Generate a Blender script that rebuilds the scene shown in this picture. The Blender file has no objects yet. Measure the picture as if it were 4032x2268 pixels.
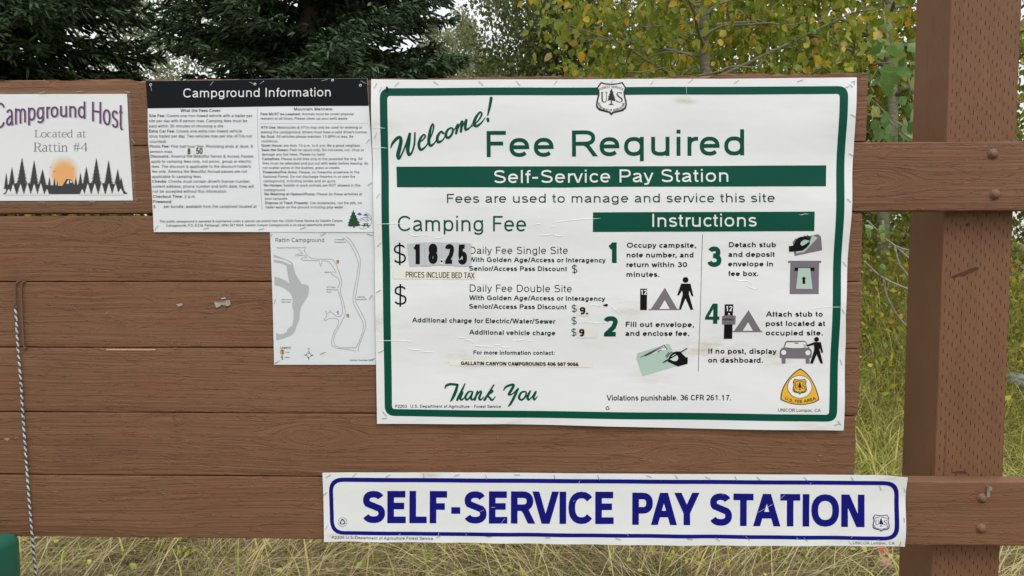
import bpy, bmesh, math, random
import numpy as np
from mathutils import Vector, Matrix

random.seed(7); rng = np.random.default_rng(11)
C = bpy.context.scene.collection
scene = bpy.context.scene

# ------------------------------------------------------------------ camera
D, CZ = 1.53, 1.45                       # the lens stands 1.53 m in front of the board, 1.45 m up
FPX = 1860.0 * 4032 / 2576               # focal length in pixels of the 4032 px photograph
PITCH, YAW, ROLL = math.radians(3.554), math.radians(-1.619), math.radians(-0.1086)
_X = np.array([math.cos(YAW), -math.sin(YAW), 0.0])
_F = np.array([math.sin(YAW) * math.cos(PITCH), math.cos(YAW) * math.cos(PITCH), -math.sin(PITCH)])
_U = np.cross(_X, _F)
CX = math.cos(ROLL) * _X + math.sin(ROLL) * _U
CU = -math.sin(ROLL) * _X + math.cos(ROLL) * _U
cam_d = bpy.data.cameras.new('camera'); cam = bpy.data.objects.new('camera', cam_d); C.objects.link(cam)
cam_d.sensor_width = 36; cam_d.lens = 36 * 1860 / 2576; cam_d.clip_end = 500; cam_d.clip_start = 0.05
cam.matrix_world = Matrix(((CX[0], CU[0], -_F[0], 0), (CX[1], CU[1], -_F[1], -D), (CX[2], CU[2], -_F[2], CZ), (0, 0, 0, 1)))
scene.camera = cam

# ------------------------------------------------------------------ daylight
SUN_EL, SUN_AZ = math.radians(52), math.radians(150)     # azimuth from +Y, clockwise: behind and right of the camera
w = bpy.data.worlds.new('World'); scene.world = w; w.use_nodes = True
nt = w.node_tree; N = nt.nodes; L = nt.links; N.clear()
out = N.new('ShaderNodeOutputWorld'); bg = N.new('ShaderNodeBackground'); bg.inputs['Strength'].default_value = 0.1
sky = N.new('ShaderNodeTexSky'); sky.sky_type = 'NISHITA'; sky.sun_disc = False
sky.sun_elevation = SUN_EL; sky.sun_rotation = SUN_AZ; sky.dust_density = 4
# an even cloud deck over that sky: an overcast sky is about three times brighter overhead than at the horizon
tc = N.new('ShaderNodeTexCoord'); sep = N.new('ShaderNodeSeparateXYZ'); L.new(tc.outputs['Generated'], sep.inputs[0])
mr = N.new('ShaderNodeMapRange'); mr.inputs['From Min'].default_value = 0; mr.inputs['From Max'].default_value = 1
mr.inputs['To Min'].default_value = 7.0; mr.inputs['To Max'].default_value = 15.5; L.new(sep.outputs['Z'], mr.inputs['Value'])
noi = N.new('ShaderNodeTexNoise'); noi.inputs['Scale'].default_value = 2.2; noi.inputs['Detail'].default_value = 4
L.new(tc.outputs['Generated'], noi.inputs['Vector'])
m1 = N.new('ShaderNodeMapRange'); m1.inputs['To Min'].default_value = .88; m1.inputs['To Max'].default_value = 1.12
L.new(noi.outputs['Fac'], m1.inputs['Value'])
mul = N.new('ShaderNodeMath'); mul.operation = 'MULTIPLY'; L.new(mr.outputs[0], mul.inputs[0]); L.new(m1.outputs[0], mul.inputs[1])
cl = N.new('ShaderNodeVectorMath'); cl.operation = 'SCALE'; cl.inputs[0].default_value = (.965, .995, 1.03); L.new(mul.outputs[0], cl.inputs['Scale'])
mx = N.new('ShaderNodeMixRGB'); mx.inputs['Fac'].default_value = .9
L.new(sky.outputs[0], mx.inputs[1]); L.new(cl.outputs[0], mx.inputs[2])
L.new(mx.outputs[0], bg.inputs['Color']); L.new(bg.outputs[0], out.inputs[0])
sl = bpy.data.lights.new('sun', 'SUN'); sl.energy = 0.9; sl.angle = math.radians(25); sl.color = (1, .98, .955)
so = bpy.data.objects.new('sun', sl); C.objects.link(so)
sd = Vector((math.sin(SUN_AZ) * math.cos(SUN_EL), math.cos(SUN_AZ) * math.cos(SUN_EL), math.sin(SUN_EL)))
so.rotation_euler = sd.to_track_quat('Z', 'Y').to_euler(); so.location = (2, -4, 8)
scene.view_settings.view_transform = 'Standard'; scene.view_settings.look = 'None'
scene.view_settings.exposure = 0.30; scene.view_settings.gamma = 1; scene.view_settings.use_curve_mapping = False
scene.cycles.max_bounces = 8; scene.cycles.transparent_max_bounces = 12

# ------------------------------------------------------------------ measuring: photograph pixel -> point on a plane parallel to the board
def W(sx, sy, Y=0.0):
    sx = np.asarray(sx, float); sy = np.asarray(sy, float)
    d = _F[None, :] * FPX + np.outer(sx.ravel() - 2016, CX) - np.outer(sy.ravel() - 1134, CU)
    t = (D + Y) / d[:, 1]
    return d[:, 0] * t, CZ + d[:, 2] * t
def W1(sx, sy, Y=0.0):
    x, z = W([sx], [sy], Y); return float(x[0]), float(z[0])
def Wd(dx, dy, Y=0.0): return W1(dx * 1.56522, dy * 1.56522, Y)     # the same, measured on a 2576 px wide copy
def project(P):                                                      # world points -> photograph pixels, for picking the leaves that show largest
    Q = P - np.array([0, -D, CZ]); zc = Q @ _F
    return 2016 + FPX * (Q @ CX) / zc, 1134 - FPX * (Q @ CU) / zc, zc

# ------------------------------------------------------------------ object helpers
def link(name, me, mat=None, parent=None):
    o = bpy.data.objects.new(name, me); C.objects.link(o)
    if mat is not None and me is not None:
        for m_ in (mat if isinstance(mat, (list, tuple)) else [mat]):
            if len(me.materials) < 64 and m_.name not in [q.name for q in me.materials if q]: me.materials.append(m_)
    if parent is not None: o.parent = parent
    return o
def tag(o, label=None, cat=None, group=None, kind=None):
    if label: o['label'] = label
    if cat: o['category'] = cat
    if group: o['group'] = group
    if kind: o['kind'] = kind
    return o
def empty(name, loc, label, cat, group=None):
    o = bpy.data.objects.new(name, None); C.objects.link(o); o.location = loc; o.empty_display_size = .1
    return tag(o, label, cat, group)
def mesh_np(name, V, F, smooth=False):
    """V (n,3), F (m,k) array or list of tuples"""
    me = bpy.data.meshes.new(name)
    if isinstance(F, np.ndarray):
        k = F.shape[1]
        me.vertices.add(len(V)); me.vertices.foreach_set('co', np.asarray(V, np.float32).ravel())
        me.loops.add(F.size); me.loops.foreach_set('vertex_index', F.astype(np.int32).ravel())
        me.polygons.add(len(F)); me.polygons.foreach_set('loop_start', (np.arange(len(F)) * k).astype(np.int32))
        me.update(calc_edges=True)
    else:
        me.from_pydata([tuple(v) for v in V], [], [tuple(f) for f in F]); me.update()
    me.polygons.foreach_set('use_smooth', np.full(len(me.polygons), smooth))
    return me
def vnoise(x, y, seed=0):
    """smooth value noise, vectorised, 0..1"""
    x = np.asarray(x, float); y = np.asarray(y, float)
    xi = np.floor(x).astype(np.int64); yi = np.floor(y).astype(np.int64); xf = x - xi; yf = y - yi
    def h(a, b):
        n = (a * 374761393 + b * 668265263 + seed * 974634777) & 0xffffffff
        n = ((n ^ (n >> 13)) * 1274126177) & 0xffffffff
        return ((n ^ (n >> 16)) & 0xffff) / 65535.0
    u = xf * xf * (3 - 2 * xf); v = yf * yf * (3 - 2 * yf)
    return (h(xi, yi) * (1 - u) + h(xi + 1, yi) * u) * (1 - v) + (h(xi, yi + 1) * (1 - u) + h(xi + 1, yi + 1) * u) * v
def tube(pts, rad, sides=6, cap=True):
    """swept tube as (V, F list)"""
    pts = [Vector(p) for p in pts]; n = len(pts); V = []; F = []
    up = Vector((0.13, 0.21, 1)).normalized(); pa = None
    for i, p in enumerate(pts):
        t = (pts[min(i + 1, n - 1)] - pts[max(i - 1, 0)]).normalized()
        a = t.cross(up) if pa is None else (pa - t * pa.dot(t))
        if a.length < 1e-5: a = t.cross(Vector((1, 0, 0)))
        a.normalize(); b = t.cross(a); pa = a; r = rad[i] if hasattr(rad, '__len__') else rad
        for k in range(sides):
            an = 2 * math.pi * k / sides
            V.append(p + a * (r * math.cos(an)) + b * (r * math.sin(an)))
    for i in range(n - 1):
        for k in range(sides):
            k2 = (k + 1) % sides
            F.append((i * sides + k, i * sides + k2, (i + 1) * sides + k2, (i + 1) * sides + k))
    if cap:
        F.append(tuple(range(sides - 1, -1, -1))); F.append(tuple((n - 1) * sides + k for k in range(sides)))
    return V, F
class Bag:
    """collects pieces into one mesh"""
    def __init__(s): s.V = []; s.F = []
    def add(s, V, F):
        o = len(s.V); s.V += [tuple(v) for v in V]; s.F += [tuple(i + o for i in f) for f in F]
    def tube(s, *a, **k): s.add(*tube(*a, **k))
    def box(s, x0, x1, y0, y1, z0, z1):
        s.add([(x0, y0, z0), (x1, y0, z0), (x1, y1, z0), (x0, y1, z0), (x0, y0, z1), (x1, y0, z1), (x1, y1, z1), (x0, y1, z1)],
              [(3, 2, 1, 0), (4, 5, 6, 7), (0, 1, 5, 4), (1, 2, 6, 5), (2, 3, 7, 6), (3, 0, 4, 7)])
    def build(s, name, mat, parent=None, smooth=False):
        me = mesh_np(name, s.V, s.F, smooth); return link(name, me, mat, parent)

# ------------------------------------------------------------------ materials
def new_mat(name):
    m = bpy.data.materials.new(name); m.use_nodes = True; t = m.node_tree
    b = t.nodes['Principled BSDF']; return m, t, t.nodes, t.links, b
def ramp(N, stops):
    r = N.new('ShaderNodeValToRGB'); e = r.color_ramp.elements
    e[0].position = stops[0][0]; e[0].color = (*stops[0][1], 1)
    e[1].position = stops[-1][0]; e[1].color = (*stops[-1][1], 1)
    for p, c in stops[1:-1]:
        q = e.new(p); q.color = (*c, 1)
    return r
def math_n(N, L, op, a, b=None, c=None):
    m = N.new('ShaderNodeMath'); m.operation = op
    for i, v in enumerate((a, b, c)):
        if v is None: continue
        if isinstance(v, (int, float)): m.inputs[i].default_value = v
        else: L.new(v, m.inputs[i])
    return m.outputs[0]
def vmap(N, L, vec, scale=(1, 1, 1), loc=(0, 0, 0)):
    m = N.new('ShaderNodeMapping'); m.inputs['Scale'].default_value = scale; m.inputs['Location'].default_value = loc
    L.new(vec, m.inputs['Vector']); return m.outputs[0]
def noise_n(N, L, vec, scale=1, detail=3, rough=.5, dist=0.0):
    n = N.new('ShaderNodeTexNoise'); n.inputs['Scale'].default_value = scale; n.inputs['Detail'].default_value = detail
    n.inputs['Roughness'].default_value = rough; n.inputs['Distortion'].default_value = dist
    L.new(vec, n.inputs['Vector']); return n.outputs['Fac']
def plain(name, col, rough=.6, metal=0, spec=.3):
    m, t, N, L, b = new_mat(name)
    b.inputs['Base Color'].default_value = (*col, 1); b.inputs['Roughness'].default_value = rough
    b.inputs['Metallic'].default_value = metal; b.inputs['Specular IOR Level'].default_value = spec
    return m

KNOTS = [((1246, 1717), .040), ((1011, 1221), .026), ((378, 894), .034), ((3433, 714), .040), ((2700, 1790), .036), ((3890, 1050), .02), ((650, 1660), .02)]
def wood_mat(name, vertical=False, incised=False, base=(.184, .087, .042)):
    """brown painted rough-sawn lumber: weathered grain, lifting paint flakes, a few knots; incised = treatment slots of a post"""
    m, t, N, L, b = new_mat(name)
    tc = N.new('ShaderNodeTexCoord'); oi = N.new('ShaderNodeObjectInfo')
    sh = N.new('ShaderNodeVectorMath'); sh.operation = 'SCALE'; sh.inputs[0].default_value = (17, 5, 31); L.new(oi.outputs['Random'], sh.inputs['Scale'])
    ad = N.new('ShaderNodeVectorMath'); ad.operation = 'ADD'; L.new(tc.outputs['Object'], ad.inputs[0]); L.new(sh.outputs[0], ad.inputs[1])
    P = ad.outputs[0]
    sx = N.new('ShaderNodeSeparateXYZ'); L.new(P, sx.inputs[0])
    al, ac = (sx.outputs['Z'], sx.outputs['X']) if vertical else (sx.outputs['X'], sx.outputs['Z'])
    # knots bend the grain: warp across coordinate
    cb0 = N.new('ShaderNodeCombineXYZ'); L.new(al, cb0.inputs[0]); L.new(sx.outputs['Y'], cb0.inputs[1]); L.new(ac, cb0.inputs[2])
    kn = noise_n(N, L, vmap(N, L, cb0.outputs[0], (1.3, 2, 5)), 1, 2, .5)
    wac = math_n(N, L, 'ADD', ac, math_n(N, L, 'MULTIPLY', kn, .06 if not incised else .012))
    if not incised:                                                       # round knots: the grain turns into rings about them
        tx = N.new('ShaderNodeSeparateXYZ'); L.new(tc.outputs['Object'], tx.inputs[0])
        for ks, kr in KNOTS:
            kx, kz = W1(*ks); dx_ = math_n(N, L, 'DIVIDE', math_n(N, L, 'SUBTRACT', tx.outputs['X'], kx), 3.6); dz_ = math_n(N, L, 'SUBTRACT', tx.outputs['Z'], kz)
            rr = math_n(N, L, 'SQRT', math_n(N, L, 'ADD', math_n(N, L, 'MULTIPLY', dx_, dx_), math_n(N, L, 'MULTIPLY', dz_, dz_)))
            mk = N.new('ShaderNodeMapRange'); mk.interpolation_type = 'SMOOTHSTEP'; mk.inputs['From Min'].default_value = kr * .45; mk.inputs['From Max'].default_value = kr; mk.inputs['To Min'].default_value = 1; mk.inputs['To Max'].default_value = 0; L.new(rr, mk.inputs['Value'])
            mxk = N.new('ShaderNodeMix'); L.new(mk.outputs[0], mxk.inputs[0]); L.new(wac, mxk.inputs[2]); L.new(math_n(N, L, 'ADD', math_n(N, L, 'ADD', rr, kz), math_n(N, L, 'SUBTRACT', ac, tx.outputs['Z'])), mxk.inputs[3]); wac = mxk.outputs[0]
    cb = N.new('ShaderNodeCombineXYZ'); L.new(al, cb.inputs[0]); L.new(sx.outputs['Y'], cb.inputs[1]); L.new(wac, cb.inputs[2])
    G = cb.outputs[0]
    grain = noise_n(N, L, vmap(N, L, G, (1.6, 30, 165)), 1, 3, .6)
    coarse = noise_n(N, L, vmap(N, L, G, (.8, 12, 62)), 1, 2, .5)
    fl = noise_n(N, L, vmap(N, L, G, (9, 50, 125)), 1, 4, .65, .2)
    flm = N.new('ShaderNodeMapRange'); flm.inputs['From Min'].default_value = .545; flm.inputs['From Max'].default_value = .575; L.new(fl, flm.inputs['Value'])
    fl2 = noise_n(N, L, vmap(N, L, G, (20, 60, 80), (3, 1, 7)), 1, 3, .6, .3)
    fl2m = N.new('ShaderNodeMapRange'); fl2m.inputs['From Min'].default_value = .60; fl2m.inputs['From Max'].default_value = .63; L.new(fl2, fl2m.inputs['Value'])
    crack = N.new('ShaderNodeMapRange'); crack.inputs['From Min'].default_value = .245; crack.inputs['From Max'].default_value = .30
    L.new(noise_n(N, L, vmap(N, L, G, (3.2, 40, 170), (9, 2, 4)), 1, 2, .5), crack.inputs['Value'])
    h = math_n(N, L, 'ADD', math_n(N, L, 'MULTIPLY', grain, .60), math_n(N, L, 'MULTIPLY', coarse, .45))
    h = math_n(N, L, 'ADD', h, math_n(N, L, 'MULTIPLY', flm.outputs[0], .17))
    h = math_n(N, L, 'ADD', h, math_n(N, L, 'MULTIPLY', fl2m.outputs[0], .26))
    h = math_n(N, L, 'ADD', h, math_n(N, L, 'MULTIPLY', crack.outputs[0], .35))
    big = noise_n(N, L, vmap(N, L, P, (3, 3, 5)), 1, 3, .55)
    mid = noise_n(N, L, vmap(N, L, G, (5, 8, 26), (2, 5, 1)), 1, 4, .6)
    d = base
    r = ramp(N, [(.3, (d[0] * .86, d[1] * .83, d[2] * .82)), (.5, d), (.72, (d[0] * 1.16, d[1] * 1.17, d[2] * 1.2))])
    L.new(math_n(N, L, 'ADD', math_n(N, L, 'MULTIPLY', big, .5), math_n(N, L, 'MULTIPLY', mid, .5)), r.inputs[0])
    red = N.new('ShaderNodeMixRGB'); red.inputs[2].default_value = (d[0] * 1.15, d[1] * .86, d[2] * .84, 1)
    rm = N.new('ShaderNodeMapRange'); rm.inputs['From Min'].default_value = .55; rm.inputs['From Max'].default_value = .75; rm.inputs['To Max'].default_value = .6
    L.new(noise_n(N, L, vmap(N, L, P, (4, 4, 14), (6, 6, 6)), 1, 4, .6), rm.inputs['Value']); L.new(rm.outputs[0], red.inputs['Fac']); L.new(r.outputs[0], red.inputs[1])
    dk = N.new('ShaderNodeMixRGB'); dk.blend_type = 'MULTIPLY'; L.new(red.outputs[0], dk.inputs[1]); dk.inputs[2].default_value = (.45, .40, .38, 1)
    inv = math_n(N, L, 'SUBTRACT', 1, crack.outputs[0]); L.new(math_n(N, L, 'MULTIPLY', inv, .45), dk.inputs['Fac'])
    col = dk.outputs[0]
    if incised:
        u = math_n(N, L, 'DIVIDE', ac, .0088); ur = math_n(N, L, 'FLOOR', u); uf = math_n(N, L, 'FRACT', u)
        uy = math_n(N, L, 'DIVIDE', sx.outputs['Y'], .0088); uyr = math_n(N, L, 'FLOOR', uy)
        wob = math_n(N, L, 'MULTIPLY', noise_n(N, L, vmap(N, L, P, (60, 60, 9)), 1, 1), .5)
        v = math_n(N, L, 'ADD', math_n(N, L, 'DIVIDE', al, .0285), math_n(N, L, 'MULTIPLY', math_n(N, L, 'ADD', ur, uyr), .3333))
        vf = math_n(N, L, 'FRACT', math_n(N, L, 'ADD', v, wob))
        a = math_n(N, L, 'LESS_THAN', math_n(N, L, 'ABSOLUTE', math_n(N, L, 'SUBTRACT', uf, .5)), .085)
        c = math_n(N, L, 'LESS_THAN', math_n(N, L, 'ABSOLUTE', math_n(N, L, 'SUBTRACT', vf, .5)), .16)
        # slots only on the front and back faces, seen face-on
        ge = N.new('ShaderNodeNewGeometry'); sn = N.new('ShaderNodeSeparateXYZ'); L.new(ge.outputs['True Normal'], sn.inputs[0])
        fr = math_n(N, L, 'GREATER_THAN', math_n(N, L, 'ABSOLUTE', sn.outputs['Y']), .6)
        slot = math_n(N, L, 'MULTIPLY', math_n(N, L, 'MULTIPLY', a, c), fr)
        h = math_n(N, L, 'SUBTRACT', h, math_n(N, L, 'MULTIPLY', slot, 3.0))
        d2 = N.new('ShaderNodeMixRGB'); d2.blend_type = 'MULTIPLY'; L.new(col, d2.inputs[1]); d2.inputs[2].default_value = (.20, .17, .16, 1); L.new(slot, d2.inputs['Fac'])
        col = d2.outputs[0]
    L.new(col, b.inputs['Base Color'])
    b.inputs['Roughness'].default_value = .62; b.inputs['Specular IOR Level'].default_value = .35
    bp = N.new('ShaderNodeBump'); bp.inputs['Strength'].default_value = 1.0; bp.inputs['Distance'].default_value = .0034 if not incised else .0016
    L.new(h, bp.inputs['Height']); L.new(bp.outputs[0], b.inputs['Normal'])
    return m
M_PLANK = wood_mat('brown_painted_plank'); M_POST = wood_mat('brown_painted_post', True, True)

def paper_mat(name, col=(.78, .78, .775), rough=.33, dirt=.5, spots=()):
    m, t, N, L, b = new_mat(name)
    tc = N.new('ShaderNodeTexCoord'); P = tc.outputs['Object']
    n = noise_n(N, L, vmap(N, L, P, (6, 6, 22)), 1, 5, .62)
    mr = N.new('ShaderNodeMapRange'); mr.inputs['From Min'].default_value = .56; mr.inputs['From Max'].default_value = .85; mr.inputs['To Max'].default_value = dirt
    L.new(n, mr.inputs['Value'])
    mx = N.new('ShaderNodeMixRGB'); mx.inputs[1].default_value = (*col, 1); mx.inputs[2].default_value = (col[0] * .80, col[1] * .76, col[2] * .66, 1)
    L.new(mr.outputs[0], mx.inputs['Fac'])
    sp = noise_n(N, L, vmap(N, L, P, (130, 130, 170)), 1, 2, .5)
    sm = N.new('ShaderNodeMapRange'); sm.inputs['From Min'].default_value = .77; sm.inputs['From Max'].default_value = .80; sm.inputs['To Max'].default_value = .35
    L.new(sp, sm.inputs['Value'])
    m2 = N.new('ShaderNodeMixRGB'); L.new(mx.outputs[0], m2.inputs[1]); m2.inputs[2].default_value = (.35, .31, .26, 1); L.new(sm.outputs[0], m2.inputs['Fac'])
    last = m2.outputs[0]
    if spots:                                                             # old brown water stains and smears
        ge = N.new('ShaderNodeNewGeometry'); sp3 = N.new('ShaderNodeSeparateXYZ'); L.new(ge.outputs['Position'], sp3.inputs[0]); sn_ = noise_n(N, L, vmap(N, L, ge.outputs['Position'], (16, 16, 70)), 1, 5, .65)
        for (px_, py_), rad_, f_ in spots:
            kx, kz = W1(px_, py_); dx_ = math_n(N, L, 'DIVIDE', math_n(N, L, 'SUBTRACT', sp3.outputs['X'], kx), 2.6); dz_ = math_n(N, L, 'SUBTRACT', sp3.outputs['Z'], kz)
            rr = math_n(N, L, 'SQRT', math_n(N, L, 'ADD', math_n(N, L, 'MULTIPLY', dx_, dx_), math_n(N, L, 'MULTIPLY', dz_, dz_)))
            mk = N.new('ShaderNodeMapRange'); mk.inputs['From Min'].default_value = rad_; mk.inputs['From Max'].default_value = 0; mk.inputs['To Max'].default_value = f_ * 1.3; L.new(rr, mk.inputs['Value'])
            th = N.new('ShaderNodeMapRange'); th.inputs['From Min'].default_value = .40; th.inputs['From Max'].default_value = .70; L.new(sn_, th.inputs['Value'])
            m3 = N.new('ShaderNodeMixRGB'); L.new(math_n(N, L, 'MINIMUM', math_n(N, L, 'MULTIPLY', mk.outputs[0], th.outputs[0]), .75), m3.inputs['Fac']); L.new(last, m3.inputs[1]); m3.inputs[2].default_value = (.50, .42, .30, 1); last = m3.outputs[0]
    L.new(last, b.inputs['Base Color']); b.inputs['Roughness'].default_value = rough; b.inputs['Specular IOR Level'].default_value = .5
    bp = N.new('ShaderNodeBump'); bp.inputs['Strength'].default_value = .5; bp.inputs['Distance'].default_value = .0035
    L.new(noise_n(N, L, vmap(N, L, P, (7, 7, 16)), 1, 2, .5), bp.inputs['Height']); L.new(bp.outputs[0], b.inputs['Normal'])
    return m
_ink = {}
def ink(name, col=None, rough=.36):
    if name not in _ink: _ink[name] = plain('ink_' + name, col, rough, 0, .14)
    return _ink[name]
ink('green', (.002, .075, .046), .30); ink('black', (.006, .005, .006)); ink('blue', (.007, .008, .185), .30); ink('white', (.80, .80, .79))
ink('greenblack', (.018, .05, .04)); ink('grey', (.19, .165, .19)); ink('mint', (.43, .57, .49)); ink('gold', (.78, .44, .05)); ink('brown', (.045, .012, .008))
ink('tile', (.54, .55, .575)); ink('cream', (.78, .775, .68)); ink('purple', (.095, .03, .11)); ink('lilac', (.55, .45, .60)); ink('slate', (.06, .065, .075))
ink('text', (.025, .027, .032)); ink('river', (.45, .47, .48)); ink('road', (.16, .16, .165)); ink('fir', (.02, .075, .035)); ink('violet', (.10, .08, .26)); ink('hut', (.36, .14, .04))
ink('hutyellow', (.75, .45, .08)); ink('sticker', (.78, .78, .76)); ink('navy', (.03, .03, .08))
M_STEEL = plain('staple_steel', (.50, .49, .47), .35, .8); M_DARK = plain('dark_hole', (.02, .012, .01), .9)

# ------------------------------------------------------------------ print: flat lettering and shapes in photograph pixels, laid onto a sign
CROPS = dict(A=(0, 280, .41408), B=(560, 300, .43478), C=(980, 300, .43478), D=(1040, 880, .3935), E=(1450, 280, .40761), F=(2300, 280, .44643),
             G=(1480, 820, .36576), H=(1480, 1300, .36491), I=(2350, 820, .30364), J=(2740, 820, .30359), K=(2350, 1180, .40761),
             L=(1250, 1820, .46584), M=(2400, 1820, .4736), N=(2330, 300, .11728), O=(3040, 1420, .15183), P=(2480, 1330, .1173), S=(0, 0, 1.0))
def c(k, x, y):
    a = CROPS[k]; return (a[0] + x * a[2], a[1] + y * a[2])
# ------------------------------------------------------------------ a plain sans serif drawn as pen strokes (centre lines; capital height 1, x-height .73)
def arc_(cx, cy, rx, ry, a0, a1, n=3, p=2.3):
    o = []; n = max(2, round(abs(a1 - a0) / 90 * n))
    for i in range(n + 1):
        a = math.radians(a0 + (a1 - a0) * i / n); cc, ss = math.cos(a), math.sin(a)
        o.append((cx + rx * math.copysign(abs(cc) ** (2 / p), cc), cy + ry * math.copysign(abs(ss) ** (2 / p), ss)))
    return o
_gl = {}
def glyph_set(t, n):
    if (t, n) in _gl: return _gl[(t, n)]
    h = t / 2; T = 1 - h; B = h; X = .73 - h; XM = (X + B) / 2; xr = (X - B) / 2; D = -.20; S_, R_, V_ = .14, .10, .05   # side bearings: straight, round, diagonal
    def A(*a): return arc_(*a, n=n)
    H2 = .5; g = {}
    def d(ch, w, l, r, *st): g[ch] = (w, l, r, st)
    d('A', .74, V_, V_, [(0, 0), (.35, 1)], [(.39, 1), (.74, 0)], [(.13, .34), (.61, .34)])
    d('B', .54, S_, R_, [(0, 0), (0, 1)], [(0, T), (.28, T)] + A(.28, (T + .53) / 2, .22, (T - .53) / 2, 90, -90) + [(0, .53)], [(.28, .53)] + A(.30, (.53 + B) / 2, .24, (.53 - B) / 2, 90, -90) + [(0, B)])
    d('C', .66, R_, V_ + .03, A(.35, .5, .35, .5 - h, 38, 322))
    d('D', .60, S_, R_, [(0, 0), (0, 1)], [(0, T), (.24, T)] + A(.24, .5, .36, .5 - h, 90, -90) + [(0, B)])
    d('E', .50, S_, V_ + .02, [(0, 0), (0, 1)], [(0, T), (.52, T)], [(0, .53), (.48, .53)], [(0, B), (.54, B)])
    d('F', .46, S_, V_, [(0, 0), (0, 1)], [(0, T), (.50, T)], [(0, .52), (.42, .52)])
    d('G', .70, R_, S_ - .02, A(.35, .5, .35, .5 - h, 40, 300) + [(.66, .17), (.66, .47)], [(.38, .47), (.66 + h, .47)])
    d('H', .60, S_, S_, [(0, 0), (0, 1)], [(.60, 0), (.60, 1)], [(0, .53), (.60, .53)])
    d('I', 0, S_, S_, [(0, 0), (0, 1)])
    d('J', .40, V_, S_, [(.40, 1), (.40, .28)] + A(.20, .26, .20, .26 - h, 0, -180))
    d('K', .60, S_, V_, [(0, 0), (0, 1)], [(.58, 1), (.0, .36)], [(.20, .56), (.62, 0)])
    d('L', .46, S_, V_, [(0, 0), (0, 1)], [(0, B), (.50, B)])
    d('M', .70, S_, S_, [(0, 0), (0, 1)], [(.70, 0), (.70, 1)], [(h * .5, 1), (.335, 0)], [(.70 - h * .5, 1), (.365, 0)])
    d('N', .60, S_, S_, [(0, 0), (0, 1)], [(.60, 0), (.60, 1)], [(h * .4, 1), (.60 - h * .4, 0)])
    d('O', .76, R_, R_, A(.38, .5, .38, .5 - h, 90, 450))
    d('P', .54, S_, R_ - .03, [(0, 0), (0, 1)], [(0, T), (.29, T)] + A(.29, (T + .45) / 2, .25, (T - .45) / 2, 90, -90) + [(0, .45)])
    d('Q', .76, R_, R_, A(.38, .5, .38, .5 - h, 90, 450), [(.48, .28), (.80, -.02)])
    d('R', .60, S_, V_, [(0, 0), (0, 1)], [(0, T), (.31, T)] + A(.31, (T + .49) / 2, .25, (T - .49) / 2, 90, -90) + [(0, .49)], [(.30, .49), (.40, .40), (.62, 0)])
    yu, ru, yl, rl = (T + .53) / 2, (T - .53) / 2, (.50 + B) / 2, (.50 - B) / 2
    d('S', .58, R_, R_, A(.29, yu, .26, ru, 22, 215) + A(.29, yl, .29, rl, 45, -158))
    d('T', .62, V_, V_, [(.31, 0), (.31, 1)], [(-h * .5, T), (.62 + h * .5, T)])
    d('U', .60, S_, S_, [(0, 1), (0, .36)] + A(.30, .34, .30, .34 - h, 180, 360) + [(.60, 1)])
    d('V', .70, V_, V_, [(0, 1), (.33, 0)], [(.37, 0), (.70, 1)])
    d('W', 1.02, V_, V_, [(0, 1), (.25, 0)], [(.27, 0), (.50, 1)], [(.52, 1), (.75, 0)], [(.77, 0), (1.02, 1)])
    d('X', .66, V_, V_, [(0, 0), (.66, 1)], [(0, 1), (.66, 0)])
    d('Y', .70, V_, V_, [(.35, 0), (.35, .42)], [(0, 1), (.34, .40)], [(.70, 1), (.36, .40)])
    d('Z', .60, V_ + .02, V_ + .02, [(.0, T), (.60, T)], [(.57, T), (.03, B)], [(0, B), (.62, B)])
    # small letters
    d('a', .42, R_, S_ - .02, A(.20, X - .16, .20, .16, 160, 20)[:-1] + [(.40, X - .17), (.40, .16), (.44, 0)], [(.40, .42), (.22, .39)] + A(.17, .20, .17, .20 - h, 100, 290) + [(.40, .20)])
    d('b', .46, S_, R_, [(0, 0), (0, 1)], A(.23, XM, .23, xr, 180, -180))
    d('c', .42, R_, V_, A(.23, XM, .23, xr, 40, 320))
    d('d', .46, R_, S_, [(.46, 0), (.46, 1)], A(.23, XM, .23, xr, 0, 360))
    d('e', .46, R_, R_, [(.0, XM + .01), (.46, XM + .01)] + A(.23, XM, .23, xr, 3, 318))
    d('f', .26, V_, V_ - .04, [(.12, 0), (.12, .80)] + A(.26, .82, .14, .18 - h, 180, 85), [(-.02, X), (.27, X)])
    d('g', .46, R_, S_, [(.46, .73), (.46, .02)] + A(.23, .03, .23, .24 - h * .7, 0, -155), A(.23, XM, .23, xr, 0, 360))
    d('h', .42, S_, S_, [(0, 0), (0, 1)], A(.21, X - .22, .21, .22, 180, 0) + [(.42, 0)])
    d('i', 0, S_ - .01, S_ - .01, [(0, 0), (0, .73)], [(0, 1 - t * .98), (0, 1)])
    d('j', .06, V_, S_, [(.08, .73), (.08, -.05)] + A(-.03, -.05, .11, .15 - h, 0, -80), [(.08, 1 - t * .98), (.08, 1)])
    d('k', .42, S_, V_ - .02, [(0, 0), (0, 1)], [(.40, .73), (.0, .27)], [(.15, .42), (.44, 0)])
    d('l', 0, S_ - .01, S_ - .01, [(0, 0), (0, 1)])
    d('m', .74, S_, S_, [(0, 0), (0, .73)], A(.185, X - .20, .185, .20, 180, 0) + [(.37, 0)], A(.555, X - .20, .185, .20, 180, 0) + [(.74, 0)])
    d('n', .42, S_, S_, [(0, 0), (0, .73)], A(.21, X - .22, .21, .22, 180, 0) + [(.42, 0)])
    d('o', .48, R_, R_, A(.24, XM, .24, xr, 90, 450))
    d('p', .46, S_, R_, [(0, D), (0, .73)], A(.23, XM, .23, xr, 180, -180))
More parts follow.
